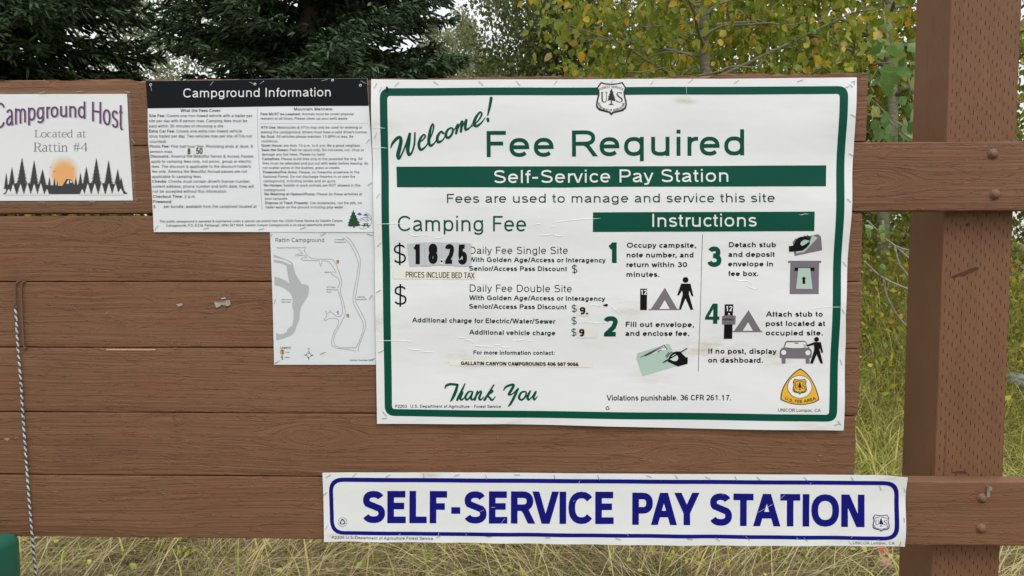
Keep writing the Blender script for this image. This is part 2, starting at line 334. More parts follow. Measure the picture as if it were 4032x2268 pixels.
    d('q', .46, R_, S_, [(.46, D), (.46, .73)], A(.23, XM, .23, xr, 0, 360))
    d('r', .20, S_, V_ - .04, [(0, 0), (0, .73)], A(.22, X - .24, .22, .24, 180, 84))
    yu2, ru2, yl2, rl2 = (X + .39) / 2, (X - .39) / 2, (.36 + B) / 2, (.36 - B) / 2
    d('s', .38, R_ - .01, R_ - .01, A(.19, yu2, .18, ru2, 20, 220) + A(.19, yl2, .20, rl2, 42, -158))
    d('t', .24, V_, V_, [(.10, .92), (.10, .18)] + A(.24, .18, .14, .18 - h, 180, 275), [(-.03, X), (.25, X)])
    d('u', .42, S_, S_, [(.42, 0), (.42, .73)], [(0, .73), (0, .24)] + A(.21, .24, .21, .24 - h, 180, 360))
    d('v', .46, V_ - .01, V_ - .01, [(0, .73), (.22, 0)], [(.24, 0), (.46, .73)])
    d('w', .72, V_ - .01, V_ - .01, [(0, .73), (.18, 0)], [(.20, 0), (.35, .73)], [(.37, .73), (.52, 0)], [(.54, 0), (.72, .73)])
    d('x', .44, V_ - .01, V_ - .01, [(0, 0), (.44, .73)], [(0, .73), (.44, 0)])
    d('y', .46, V_ - .01, V_ - .01, [(.46, .73), (.20, -.08), (.12, D + h), (-.01, D + h)], [(0, .73), (.235, .02)])
    d('z', .40, V_, V_, [(.0, X), (.41, X)], [(.38, X), (.02, B)], [(0, B), (.42, B)])
    # figures
    d('0', .50, R_, R_, A(.25, .5, .25, .5 - h, 90, 450)); d('1', .50, R_, R_ + .06, [(.32, 0), (.32, 1)], [(.06, .74), (.20, .82), (.32 - h * .2, 1 - h * .6)])
    d('2', .50, R_, R_, A(.25, .72, .25, .28 - h, 170, -25) + [(.40, .46), (.02, .12), (.02, B), (.52, B)])
    d('3', .50, R_, R_, A(.24, (T + .54) / 2, .22, (T - .54) / 2, 160, -90) + [(.18, .54)], [(.22, .54)] + A(.24, (.54 + B) / 2, .27, (.54 - B) / 2, 90, -165))
    d('4', .54, V_, R_, [(.40, 0), (.40, 1)], [(.39, 1), (.39 - h * .6, .96), (0, .30)], [(-h * .3, .27), (.58, .27)])
    d('5', .50, R_, R_, [(.48, T), (.10, T), (.04, .50)] + A(.25, .33, .26, .33 - h, 140, -160))
    d('6', .50, R_, R_, A(.25, .31, .25, .31 - h, 0, 360), A(.30, .5, .30, .5 - h, 60, 180) + [(0, .32)])
    d('7', .48, R_, R_, [(0, T), (.49, T), (.30, .55), (.17, 0)])
    d('8', .50, R_, R_, A(.25, (T + .53) / 2, .22, (T - .53) / 2, 90, 450), A(.25, (.53 + B) / 2, .25, (.53 - B) / 2, 90, 450))
    d('9', .50, R_, R_, A(.25, .69, .25, .31 - h, 0, 360), A(.20, .5, .30, .5 - h, -120, 0) + [(.50, .68)])
    d('.', 0, S_, S_, [(0, 0), (0, t * 1.02)]); d(',', 0, S_, S_, [(0, t), (0, .02), (-.04, -.14)]); d(':', 0, S_, S_, [(0, 0), (0, t)], [(0, .73 - t), (0, .73)]); d(';', 0, S_, S_, [(0, t), (0, .02), (-.04, -.14)], [(0, .73 - t), (0, .73)])
    d('!', 0, S_, S_, [(0, 0), (0, t)], [(0, .27), (0, 1)]); d("'", 0, V_, V_, [(0, .68), (0, 1)]); d('-', .32, V_ + .02, V_ + .02, [(0, .40), (.32, .40)]); d('/', .30, V_, V_, [(0, -.02), (.30, 1.02)])
    d('(', .16, R_, V_, A(.22, .40, .22, .62, 135, 225)); d(')', .16, V_, R_, A(-.06, .40, .22, .62, 45, -45))
    d('&', .66, R_, V_, [(.66, 0), (.16, .66)] + A(.29, .80, .16, .20 - h, 200, -30) + [(.36, .60), (.10, .42)] + A(.25, .25, .25, .25 - h, 150, 330) + [(.60, .40)])
    d('$', .52, R_, R_, A(.26, yu, .24, ru, 22, 215) + A(.26, yl, .26, rl, 45, -158), [(.26, -.10), (.26, 1.10)]); d('#', .56, V_, V_, [(0, .34), (.54, .34)], [(.04, .66), (.58, .66)], [(.14, 0), (.24, 1)], [(.36, 0), (.46, 1)])
    _gl[(t, n)] = g; return g
def skeleton(runs, n):
    """runs = [(text, weight)] -> (strokes [(points, weight)], xmin, xmax)"""
    x = 0.0; out = []
    for txt, t in runs:
        g = glyph_set(t, n)
        for ch in txt:
            if ch == ' ': x += .36; continue
            w_, l, r, st = g[ch]; k = 1 + max(0, t - .13) * .8; x += l * k + t * .15
            for s_ in st: out.append(([(x + a, b) for a, b in s_], t))
            x += w_ + r * k + t * .15
    xs = [p[0] for s_, _ in out for p in s_]; return out, min(xs), max(xs)
def pen(pts, w):
    """straight-ended stroke through every point, mitred; returns quads"""
    P = np.array(pts); keep = [0] + [i for i in range(1, len(P)) if np.hypot(*(P[i] - P[i - 1])) > 1e-6]; P = P[keep]; m = len(P)
    if m < 2: return [], []
    closed = m > 3 and np.hypot(*(P[0] - P[-1])) < w * .02; V = []; F = []
    for i in range(m):
        a = P[i] - P[i - 1] if i else (P[0] - P[-2] if closed else P[1] - P[0]); b = P[i + 1] - P[i] if i < m - 1 else (P[1] - P[0] if closed else P[-1] - P[-2])
        a = a / np.hypot(*a); b = b / np.hypot(*b); n1 = np.array([-a[1], a[0]]); n2 = np.array([-b[1], b[0]]); mm = n1 + n2; l = np.hypot(*mm)
        if l < .3: mm = n2; l = 1
        mm = mm / l; k = w / 2 / max(.42, mm @ n2); V += [tuple(P[i] + mm * k), tuple(P[i] - mm * k)]
    for i in range(m - 1): F.append((2 * i, 2 * i + 1, 2 * i + 3, 2 * i + 2))
    return V, F

def tri2d(poly):
    from mathutils.geometry import tessellate_polygon
    t = tessellate_polygon([[Vector((p[0], p[1], 0)) for p in poly]]); return [tuple(p) for p in poly], [tuple(f) for f in t]
def spline(pts, n=7):
    P = [np.array(p, float) for p in pts]; out = []
    for i in range(len(P) - 1):
        p0 = P[max(i - 1, 0)]; p1 = P[i]; p2 = P[i + 1]; p3 = P[min(i + 2, len(P) - 1)]
        for k in range(n):
            t = k / n; out.append(.5 * ((2 * p1) + (-p0 + p2) * t + (2 * p0 - 5 * p1 + 4 * p2 - p3) * t * t + (-p0 + 3 * p1 - 3 * p2 + p3) * t ** 3))
    out.append(P[-1]); return out
def stroke2d(pts, w=None, smooth=True, n=6, roundcap=True):
    """pen stroke; points (x, y) with a width each"""
    Q = [tuple(p) + ((w,) if len(p) == 2 else ()) for p in pts]
    S = spline(Q, n) if smooth and len(Q) > 2 else [np.array(q, float) for q in Q]
    V = []; F = []; m = len(S)
    for i in range(m):
        a = S[max(i - 1, 0)][:2]; b = S[min(i + 1, m - 1)][:2]; t = b - a; l = np.hypot(*t) or 1; nn = np.array([-t[1], t[0]]) / l
        # mitre
        if 0 < i < m - 1 and not smooth:
            t1 = S[i][:2] - S[i - 1][:2]; t1 = t1 / (np.hypot(*t1) or 1); n1 = np.array([-t1[1], t1[0]]); cs = max(.75, abs(n1 @ nn)); hw = S[i][2] / 2 / cs
        else: hw = S[i][2] / 2
        V += [tuple(S[i][:2] + nn * hw), tuple(S[i][:2] - nn * hw)]
    for i in range(m - 1): F.append((2 * i, 2 * i + 1, 2 * i + 3, 2 * i + 2))
    if roundcap:
        for e in (0, m - 1):
            r = S[e][2] / 2
            if r > 0:
                o = len(V); V.append(tuple(S[e][:2]))
                for k in range(10): V.append((S[e][0] + r * math.cos(k * .6283), S[e][1] + r * math.sin(k * .6283)))
                for k in range(10): F.append((o, o + 1 + k, o + 1 + (k + 1) % 10))
    return V, F
def circle2d(x, y, r, ry=None, n=24): return [(x + r * math.cos(6.28318 * k / n), y + (ry or r) * math.sin(6.28318 * k / n)) for k in range(n)]
def join2d(parts):
    V = []; F = []
    for v, f in parts:
        o = len(V); V += list(v); F += [tuple(i + o for i in q) for q in f]
    return V, F
def mp(k, pts): return [c(k, p[0], p[1]) + tuple(q * CROPS[k][2] for q in p[2:]) for p in pts]

class Sign:
    def __init__(s, name, label, cat, wave, centre, group=None):
        s.wave = wave; x, z = W1(*centre); s.o = np.array([x, 0.0, z]); s.root = empty(name, s.o, label, cat, group)
    def to3(s, V, lift):
        V = np.asarray(V, float).reshape(-1, 2); x, z = W(V[:, 0], V[:, 1]); y = -(s.wave(V[:, 0], V[:, 1]) + lift)
        return np.stack([x, y, z], 1) - s.o
    def put(s, name, V, F, mat, lift=.00035, grid=26, label=None, smooth=False, parent=None):
        bm = bmesh.new(); vs = [bm.verts.new((p[0], p[1], p[2] if len(p) > 2 else 0)) for p in V]
        for f in F:
            if len(set(f)) < 3: continue
            try: bm.faces.new([vs[i] for i in f])
            except ValueError: pass
        xs = [p[0] for p in V]; ys = [p[1] for p in V]
        for a, ax in ((xs, 0), (ys, 1)):
            k = math.ceil(min(a) / grid) * grid
            while k < max(a):
                co = [0, 0, 0]; no = [0, 0, 0]; co[ax] = k; no[ax] = 1
                bmesh.ops.bisect_plane(bm, geom=bm.verts[:] + bm.edges[:] + bm.faces[:], plane_co=co, plane_no=no, dist=1e-4); k += grid
        bm.verts.index_update(); P = np.array([v.co[:] for v in bm.verts]); Q = s.to3(P[:, :2], lift); Q[:, 1] -= P[:, 2]
        for v, q in zip(bm.verts, Q): v.co = q
        for f in bm.faces:
            f.normal_update()
            if f.normal.y > 0: f.normal_flip()
        me = bpy.data.meshes.new(name); bm.to_mesh(me); bm.free()
        o = link(name, me, mat, parent or s.root)
        if label: o['label'] = label
        return o
    def poly(s, name, pts, mat, lift=.00035, **k): return s.put(name, *tri2d(pts), mat, lift, **k)
    def letter(s, runs, f, unit, res, name, col, lift, grid=26, org=None, up=None):
        """runs of text drawn through f(x 0..1, y in capital heights) with a pen as wide as weight * unit"""
        sk, x0, x1 = skeleton(runs, res); V = []; F = []
        for i, (pts, t_) in enumerate(sk):
            v, q_ = pen([f((p[0] - x0) / (x1 - x0), p[1]) for p in pts], t_ * unit)
            if up is not None and v:                                      # cut slanting pen ends level with the line they stand on
                uu = up / (up @ up)
                for e0, e1, q0, q1 in ((0, 1, 2, 3), (len(v) - 2, len(v) - 1, len(v) - 4, len(v) - 3)):
                    y_ = pts[0 if e0 == 0 else -1][1]; dd = np.array(v[e0]) + v[e1] - np.array(v[q0]) - v[q1]; dv = dd @ uu
                    if abs(dd[0]) > 1e-6 and abs(dv) > .35 * np.hypot(*dd) * np.hypot(*uu) and min(abs(y_), abs(y_ - 1), abs(y_ - .73)) < .002:
                        for e_ in (e0, e1): a_ = np.array(v[e_]); v[e_] = tuple(a_ + dd * ((y_ - (a_ - org) @ uu) / dv))
            o = len(V); dz = (i % 5) * .000012
            V += [(a, b, dz) for a, b in v]; F += [tuple(k + o for k in z_) for z_ in q_]
        return s.put(name, V, F, ink(col), lift, grid)
    def text(s, txt, p0, p1, h, wt=.13, col='black', lift=.00035, name='lettering', res=3, warp=None, grid=26):
        """txt = str or (bold part, regular part); p0, p1 = ink start and end on the baseline; h = capital height"""
        runs = [(txt[0] + ' ', .17), (txt[1], wt)] if isinstance(txt, tuple) else [(txt, wt)]
        if warp is not None: return s.letter(runs, warp, h, res, name, col, lift, grid)
        p0 = np.array(p0); p1 = np.array(p1); e = (p1 - p0); l = np.hypot(*e); e = e / l; up = np.array([e[1], -e[0]]) * h; k = wt * h / 2
        return s.letter(runs, lambda u, v: p0 + e * (k + u * (l - 2 * k)) + up * v, h, res, name, col, lift, grid, p0, up)
    def tbox(s, txt, k, x0, y0, x1, y1, wt=.13, col='black', lift=.00035, name='lettering', res=4):
        a = c(k, x0, y0); b = c(k, x1, y1); ex = .1 if '$' in txt else 0; h = (b[1] - a[1]) / (1 + 2 * ex); p = wt * h / 2
        return s.letter([(txt, wt)], lambda u, v: (a[0] + p + u * (b[0] - a[0] - 2 * p), b[1] - ex * h - v * h), h, res, name, col, lift, 26, np.array([a[0], b[1] - ex * h]), np.array([0.0, -h]))
    def onpath(s, txt, path, h, wt=.15, col='black', lift=.00035, name='lettering', margin=0):
        S = [np.array(q, float) for q in spline(path, 8)]; d = [0]
        for i in range(1, len(S)): d.append(d[-1] + np.hypot(*(S[i] - S[i - 1])))
        d = np.array(d); SX = np.array([q[0] for q in S]); SY = np.array([q[1] for q in S])
        def f(u, v):
            T = u * d[-1]; e = d[-1] * .03; px = np.interp(T, d, SX); py = np.interp(T, d, SY)
            tx = np.interp(T + e, d, SX) - np.interp(T - e, d, SX); ty = np.interp(T + e, d, SY) - np.interp(T - e, d, SY); l = np.hypot(tx, ty); return (px + ty / l * v * h, py - tx / l * v * h)
        return s.letter([(txt, wt)], f, h, 2, name, col, lift)
    def sheet(s, name, TL, L_, R_, top, bot, mat, thick=.0004, nx=60, ny=44):
        """paper between four edge polylines (Coons patch), a thin closed body"""
        def res_(poly, t):
            P = np.array(poly, float); d = np.r_[0, np.cumsum(np.hypot(*np.diff(P, axis=0).T))]; d /= d[-1]
            return np.stack([np.interp(t, d, P[:, 0]), np.interp(t, d, P[:, 1])], -1)
        u = np.linspace(0, 1, nx + 1); v = np.linspace(0, 1, ny + 1); Lf = res_(L_, v); Rt = res_(R_, v); Tp = res_(top, u); Bt = res_(bot, u)
        U, Vv = np.meshgrid(u, v); U = U[..., None]; Vv = Vv[..., None]
        G = (1 - U) * Lf[:, None] + U * Rt[:, None] + (1 - Vv) * Tp[None] + Vv * Bt[None] - ((1 - U) * (1 - Vv) * Lf[0] + U * (1 - Vv) * Rt[0] + (1 - U) * Vv * Lf[-1] + U * Vv * Rt[-1])
        A = s.to3(G.reshape(-1, 2), 0); B = A.copy(); B[:, 1] += thick; n = len(A); V = np.concatenate([A, B]); F = []
        idx = lambda i, j: j * (nx + 1) + i
        for j in range(ny):
            for i in range(nx):
                q = (idx(i, j), idx(i, j + 1), idx(i + 1, j + 1), idx(i + 1, j)); F.append(q); F.append(tuple(n + a for a in q[::-1]))
        rim = [idx(i, 0) for i in range(nx)] + [idx(nx, j) for j in range(ny)] + [idx(i, ny) for i in range(nx, 0, -1)] + [idx(0, j) for j in range(ny, 0, -1)]
        k = len(rim); V = np.concatenate([V, A[rim], B[rim]]); nf = len(F)
        for a in range(k): F.append((2 * n + a, 2 * n + (a + 1) % k, 2 * n + k + (a + 1) % k, 2 * n + k + a))
        me = mesh_np(name, V, F, True); return link(name, me, mat, s.root)
    def staples(s, k, lst):
        for x1, y1, x2, y2 in lst:
            a = np.array(c(k, x1, y1)); b = np.array(c(k, x2, y2)); Q = s.to3([a, b], .0003); m_ = Q.mean(0); d = Q[1] - Q[0]
            o = link('staple', STAPLE, None, s.root); o.location = m_; o.rotation_euler = (0, -math.atan2(d[2], d[0]), 0); l = np.hypot(d[0], d[2]) / .010; o.scale = (min(max(l, .75), 1.2), 1, 1)
    def crease(s, k, pts, w=10, hgt=.0012, mat=None, nm='crease'):
        """a raised ridge pressed into the sheet"""
        S = spline(mp(k, [tuple(p) for p in pts]), 5); m_ = len(S); w *= CROPS[k][2]; V = []; Hh = []; F = []
        for i, p in enumerate(S):
            a = S[max(i - 1, 0)]; b = S[min(i + 1, m_ - 1)]; t = b - a; nn = np.array([-t[1], t[0]]) / (np.hypot(*t) or 1); f = math.sin(math.pi * i / (m_ - 1)) ** .5 if 0 < i < m_ - 1 else .05
            for q, hh in ((-1, 0), (-.35, .8), (0, 1), (.35, .8), (1, 0)): V.append(p + nn * q * w * (f * .7 + .3)); Hh.append(hh * f)
        Q = s.to3(V, .0001); Q[:, 1] -= np.array(Hh) * hgt
        for i in range(m_ - 1):
            for j in range(4): F.append((i * 5 + j, i * 5 + j + 1, (i + 1) * 5 + j + 1, (i + 1) * 5 + j))
        b_ = Bag(); b_.add(Q, F); b_.build('crease', mat, s.root, True)
_b = Bag(); _b.tube([(-.005, .003, 0), (-.005, -.0004, 0), (-.0045, -.0008, 0), (.0045, -.0008, 0), (.005, -.0004, 0), (.005, .003, 0)], .00055, 5)
STAPLE = mesh_np('staple', _b.V, _b.F); STAPLE.materials.append(M_STEEL)

# ------------------------------------------------------------------ notice board: planks, two rails, posts
def beam(name, x0, x1, y0, y1, z0, z1, axis='x', mat=None, parent=None, rough=.0007, seed=0, chip=0.0, step=.012, org=(0, 0, 0)):
    """a sawn timber with eased, uneven edges; axis = its long direction"""
    if axis == 'x': a0, a1, b0, b1, c0, c1 = x0, x1, y0, y1, z0, z1
    else: a0, a1, b0, b1, c0, c1 = z0, z1, y0, y1, x0, x1
    n = max(8, int((a1 - a0) / step)); A = np.linspace(a0, a1, n + 1); e = .0028
    nf = 10; loop = []                                                   # (b, c) round the section, front face finely divided
    cs = np.linspace(c0 + e, c1 - e, nf + 1)
    loop += [(b0, q) for q in cs]; loop += [(b0 + e * .3, c1 - e * .3)]
    loop += [(b, c1) for b in np.linspace(b0 + e, b1 - e, 4)]; loop += [(b1 - e * .3, c1 - e * .3)]
    loop += [(b1, q) for q in np.linspace(c1 - e, c0 + e, 4)]; loop += [(b1 - e * .3, c0 + e * .3)]
    loop += [(b, c0) for b in np.linspace(b1 - e, b0 + e, 4)]; loop += [(b0 + e * .3, c0 + e * .3)]
    Lp = np.array(loop); m = len(Lp); V = np.zeros((n + 1, m, 3))
    for j in range(m):
        t = np.full(n + 1, j * .37)
        nb = vnoise(A * 9 + seed, t + seed, 1) * .6 + vnoise(A * 45, t * 3 + seed, 2) * .4
        nc = vnoise(A * 7 + 3 + seed, t * .2, 3) * .5 + vnoise(A * 38, t * .3 + seed, 4) * .5
        front = Lp[j, 0] < b0 + 1e-6; edge = Lp[j, 1] > c1 - e * 1.2 or Lp[j, 1] < c0 + e * 1.2
        b = Lp[j, 0] + (nb * rough * (1 if front else 0)) + (nb * rough * 2 * (1 if edge and Lp[j, 0] < b0 + e else 0))
        cc = Lp[j, 1] - (nc + .1) * rough * 2.0 * (1 if Lp[j, 0] < b0 + (b1 - b0) * .3 else 0) * (1 if Lp[j, 1] > c1 - e * 1.2 else (-1 if Lp[j, 1] < c0 + e * 1.2 else 0))
        if chip and Lp[j, 1] > c1 - e * 1.2:                             # chipped, splintered upper edge
            q = vnoise(A * 26, np.full(n + 1, j * .9), 8); q2 = vnoise(A * 5, np.full(n + 1, 2.), 9); cc = cc - chip * np.clip(q - .45, 0, 1) * 2 - chip * .6 * q2
            b = b + chip * .5 * np.clip(vnoise(A * 30, np.full(n + 1, j * 1.7), 5) - .5, 0, 1)
        V[:, j, 0] = A; V[:, j, 1] = b; V[:, j, 2] = cc
    jit = (vnoise(np.arange(m) * .8, np.full(m, seed + .5), 6) - .5) * .004
    V[0, :, 0] += jit; V[-1, :, 0] += jit
    V = V.reshape(-1, 3)
    i, j = np.meshgrid(np.arange(n), np.arange(m), indexing='ij'); j2 = (j + 1) % m
    F = np.stack([i * m + j, (i + 1) * m + j, (i + 1) * m + j2, i * m + j2], -1).reshape(-1, 4)
    Fl = [tuple(f) for f in F] + [tuple(range(m)), tuple(n * m + k for k in range(m - 1, -1, -1))]
    if axis != 'x': V = V[:, [2, 1, 0]]; Fl = [f[::-1] for f in Fl]
    V = V - np.array(org)
    me = mesh_np(name, V, [f[::-1] for f in Fl], False)
    if axis == 'x':
        sm = np.zeros(len(me.polygons), bool); sm[:] = False
        me.polygons.foreach_set('use_smooth', sm)
    return link(name, me, mat, parent)

ZS = [CZ + 1.02 * q for q in (.3335, .1975, .0600, .0562, -.0800, -.2170, -.3535, -.4870, -.6215)]
BO = (0.0, 0.0, 0.0)
board = empty('notice_board', BO, 'brown painted board of horizontal planks bolted to a thick post and covered in posters', 'notice board')
g = .00015; XL = -1.95
rowx = [(Wd(2183, 190)[0]), None, Wd(2167, 620)[0], Wd(2165, 790)[0], Wd(2161, 960)[0], Wd(2151, 1120)[0], None]
T = .038
beam('plank', XL, rowx[0], 0, T, ZS[1] + g, ZS[0], mat=M_PLANK, parent=board, seed=1, chip=.010, step=.008)
r1 = beam('rail', XL, 1.42, 0, T, ZS[2], ZS[1] - g, mat=M_PLANK, parent=board, seed=12)
beam('plank', XL, rowx[2], 0, T, ZS[4] + g, ZS[3], mat=M_PLANK, parent=board, seed=23)
beam('plank', XL, rowx[3], 0, T, ZS[5] + g, ZS[4] - g, mat=M_PLANK, parent=board, seed=34)
beam('plank', XL, rowx[4], 0, T, ZS[6] + g, ZS[5] - g, mat=M_PLANK, parent=board, seed=45)
beam('plank', XL, rowx[5], 0, T, ZS[7] + g, ZS[6] - g, mat=M_PLANK, parent=board, seed=56)
r2 = beam('rail', XL, 1.42, 0, T, ZS[8], ZS[7] - g, mat=M_PLANK, parent=board, seed=67)
PX0 = .5 * (Wd(2376, 530, T)[0] + Wd(2353, 1190, T)[0]); PX1 = .5 * (Wd(2560, 290, T)[0] + Wd(2520, 1400, T)[0])
beam('post', PX0, PX1, T + .002, T + .142, -.3, 2.75, axis='z', mat=M_POST, parent=board, seed=5, step=.02, rough=.0005)
beam('post', -1.80, -1.80 + (PX1 - PX0), T + .002, T + .142, -.3, 2.75, axis='z', mat=M_POST, parent=board, seed=9, step=.03, rough=.0005)
for bx in (-1.4, .35):
    beam('hidden_batten', bx, bx + .09, T + .001, T + .039, ZS[8] + .02, ZS[0] - .02, axis='z', mat=M_PLANK, parent=board, seed=11, step=.05)
x_ = W1(508, 845)[0]; beam('hidden_batten', x_, rowx[2] - .01, T + .041, T + .060, ZS[3] - .03, ZS[2] + .03, mat=M_PLANK, parent=board, seed=15, step=.1)  # unseen strip added behind the open joint so that it reads dark
def on_post(pts, name, mat):
    V = []
    for dx, dy in pts: x_, z_ = Wd(dx, dy, T + .002); V.append((x_, T + .0008, z_))
    P2, F2 = tri2d([(a, c_) for a, b_, c_ in V]); n_ = len(V); V = V + [(a, b_ + .004, c_) for a, b_, c_ in V]
    link(name, mesh_np(name, V, [tuple(f) for f in F2] + [(i, (i + 1) % n_, n_ + (i + 1) % n_, n_ + i) for i in range(n_)]), mat, board)
M_GOUGE = plain('bare_gouge', (.085, .038, .022), .9)
on_post([(2393, 697), (2405, 690), (2425, 683), (2440, 676), (2458, 671), (2462, 677), (2448, 683), (2436, 687), (2428, 692), (2412, 694), (2400, 699)], 'gouge', M_GOUGE)
on_post([(2396, 1188), (2412, 1184), (2430, 1186), (2434, 1190), (2414, 1190)], 'gouge', M_GOUGE)
on_post([(2434, 560), (2438, 566), (2434, 570), (2430, 565)], 'gouge', M_GOUGE)
# domed bolt heads over washers, painted over
def bolt(dx, dy, rail, r=.0072):
    x, z = Wd(dx, dy); V = []; F = []; prof = [(1.45, .0), (1.45, -.0016), (1.02, -.0022), (1.0, -.0048), (.8, -.0062), (.45, -.0070), (0.001, -.0073)]; s_ = 18
    for q, (pr, py) in enumerate(prof):
        for k in range(s_):
            rr = r * pr * (1 + .05 * math.sin(3 * k + dx)); V.append((rr * math.cos(6.28318 * k / s_), py, rr * math.sin(6.28318 * k / s_)))
    for q in range(len(prof) - 1):
        for k in range(s_): F.append((q * s_ + k, q * s_ + (k + 1) % s_, (q + 1) * s_ + (k + 1) % s_, (q + 1) * s_ + k))
    me = mesh_np('bolt', V, F, True); o = link('bolt', me, M_BOLT, rail); o.location = (x, .0004, z)
M_BOLT = plain('painted_bolt', (.19, .10, .060), .5)
for dx, dy, r_ in ((2498, 387, r1), (2503.5, 489, r1), (2471, 1253, r2), (2468.5, 1329, r2)): bolt(dx, dy, r_)
# small metal strip nailed above the lower bolt, loose staples, torn tape scraps and wood chips left on the planks
b_ = Bag(); x, z = W1(3300 + 1500 * .3921, 1700 + 600 * .3921); b_.box(x - .003, x + .003, -.004, .001, z - .011, z + .011); b_.box(x - .001, x + .005, -.007, -.003, z + .004, z + .012)
b_.build('nail_tab', M_STEEL, board)
def scrap(pts, mat, nm, y=-.0013, lab=None):
    P2, F = tri2d(pts); V = [];
    for i, (px, py) in enumerate(P2):
        x, z = W1(px, py); V.append((x, y - .0012 * ((i * 7) % 3) / 2, z))
    n = len(V); V2 = V + [(a, b + .0004, c_) for a, b, c_ in V]; F2 = [tuple(f) for f in F] + [tuple(n + i for i in f[::-1]) for f in F] + [(i, (i + 1) % n, n + (i + 1) % n, n + i) for i in range(n)]
    o = link(nm, mesh_np(nm, V2, F2), mat, board)
    if lab: o['label'] = lab
TAPE = plain('old_tape', (.34, .31, .285), .4); CHIP = plain('bare_wood', (.62, .40, .25), .8)
q = lambda x, y: (640 + x * .12422, 1130 + y * .12422)
scrap([q(435, 545), q(630, 512), q(648, 585), q(505, 628)], TAPE, 'tape_scrap')
scrap([q(1637, 470), q(1870, 465), q(2035, 430), q(2035, 520), q(1950, 600), q(1940, 560), q(1860, 560), q(1835, 612), q(1715, 660)], TAPE, 'tape_scrap')
scrap([q(2035, 425), q(2145, 412), q(2180, 520), q(2165, 560), q(2090, 600), q(2010, 590)], TAPE, 'tape_scrap', -.0022)
scrap([q(1862, 365), q(2000, 335), q(2010, 352), q(1880, 380)], plain('white_scrap', (.85, .83, .82), .5), 'paper_scrap')
for (x1, y1, x2, y2) in ((418, 1240, 424, 1228), (q(1965, 640) + q(2045, 520)), (1958, 1716, 1962, 1728), (2800, 1765, 2795, 1776), (2860, 1775, 2862, 1788)):
    a = W1(x1, y1); b = W1(x2, y2); o = link('staple', STAPLE, None, board); o.location = ((a[0] + b[0]) / 2, -.0009, (a[1] + b[1]) / 2)
    o.rotation_euler = (0, -math.atan2(b[1] - a[1], b[0] - a[0]), 0); o.scale = (.7, 1, 1)
for px, py, sz in ((28, 1728, 16), (62, 1724, 9), (3228, 1792, 10), (3222, 1812, 8), (690, 1371, 9)):
    b_ = Bag(); x, z = W1(px, py); u_ = sz * .0005
    b_.add([(x - u_, -.0008, z), (x, -.0035, z + u_ * .35), (x + u_, -.0008, z + u_ * .1), (x + u_ * .1, -.0008, z - u_ * .5), (x, .002, z)], [(0, 1, 3), (1, 2, 3), (0, 4, 1), (1, 4, 2)])
    b_.build('wood_chip', CHIP, board)
# a long sliver of raw wood along the fifth joint
x0, z0 = W1(420, 1376.5); x1, z1 = W1(612, 1378); b_ = Bag(); b_.box(x0, x1, -.0012, .002, z0 - .0012, z0 + .0008); b_.build('wood_sliver', CHIP, board)

# ------------------------------------------------------------------ rope
def rope_mat():
    m, t, N, L, b = new_mat('speckled_cord'); tc = N.new('ShaderNodeTexCoord')
    br = N.new('ShaderNodeTexWave'); br.wave_type = 'BANDS'; br.bands_direction = 'DIAGONAL'; br.inputs['Scale'].default_value = 46; br.inputs['Distortion'].default_value = 2.5; br.inputs['Detail'].default_value = 1
    br.inputs['Detail Scale'].default_value = 8
    L.new(tc.outputs['Object'], br.inputs['Vector']); r = ramp(N, [(.38, (.045, .055, .085)), (.50, (.12, .13, .16)), (.62, (.60, .60, .54))]); L.new(br.outputs['Fac'], r.inputs[0])
    L.new(r.outputs[0], b.inputs['Base Color']); b.inputs['Roughness'].default_value = .7
    bp = N.new('ShaderNodeBump'); bp.inputs['Distance'].default_value = .001; L.new(br.outputs['Fac'], bp.inputs['Height']); L.new(bp.outputs[0], b.inputs['Normal']); return m
o0 = W1(66, 1206)
rope = empty('rope', (o0[0], -.008, o0[1]), 'thin black and white flecked cord hanging down the planks at the left', 'rope')
def rp(pts, Y): return [Vector((W1(a, b)[0] - o0[0], Y + .008, W1(a, b)[1] - o0[1])) for a, b in pts]
b_ = Bag(); b_.tube(rp([tuple(p) for p in spline([(66, 1206), (71, 1265), (78, 1380), (88, 1500), (97, 1640), (107, 1780), (118, 1930), (127, 2040), (133, 2110), (139, 2180), (147, 2268), (156, 2400), (160, 2560)], 8)], -.0048), .0027, 8)
b_.build('cord', rope_mat(), rope, True)
b_ = Bag(); P_ = rp([tuple(p) for p in spline([(74, 1110), (69, 1118), (66, 1140), (66, 1206)], 6)], -.0045); P_[0].y += .012; b_.tube(P_, .0021, 8)
P_ = rp([tuple(p) for p in spline([(96, 1110), (91, 1120), (89, 1170), (93, 1260), (97, 1340), (100, 1366), (106, 1370)], 6)], -.0040); P_[0].y += .012; P_[-1].y += .008; b_.tube(P_, .0021, 8)
b_.build('painted_cord', plain('painted_cord', (.14, .085, .045), .7), rope, True)

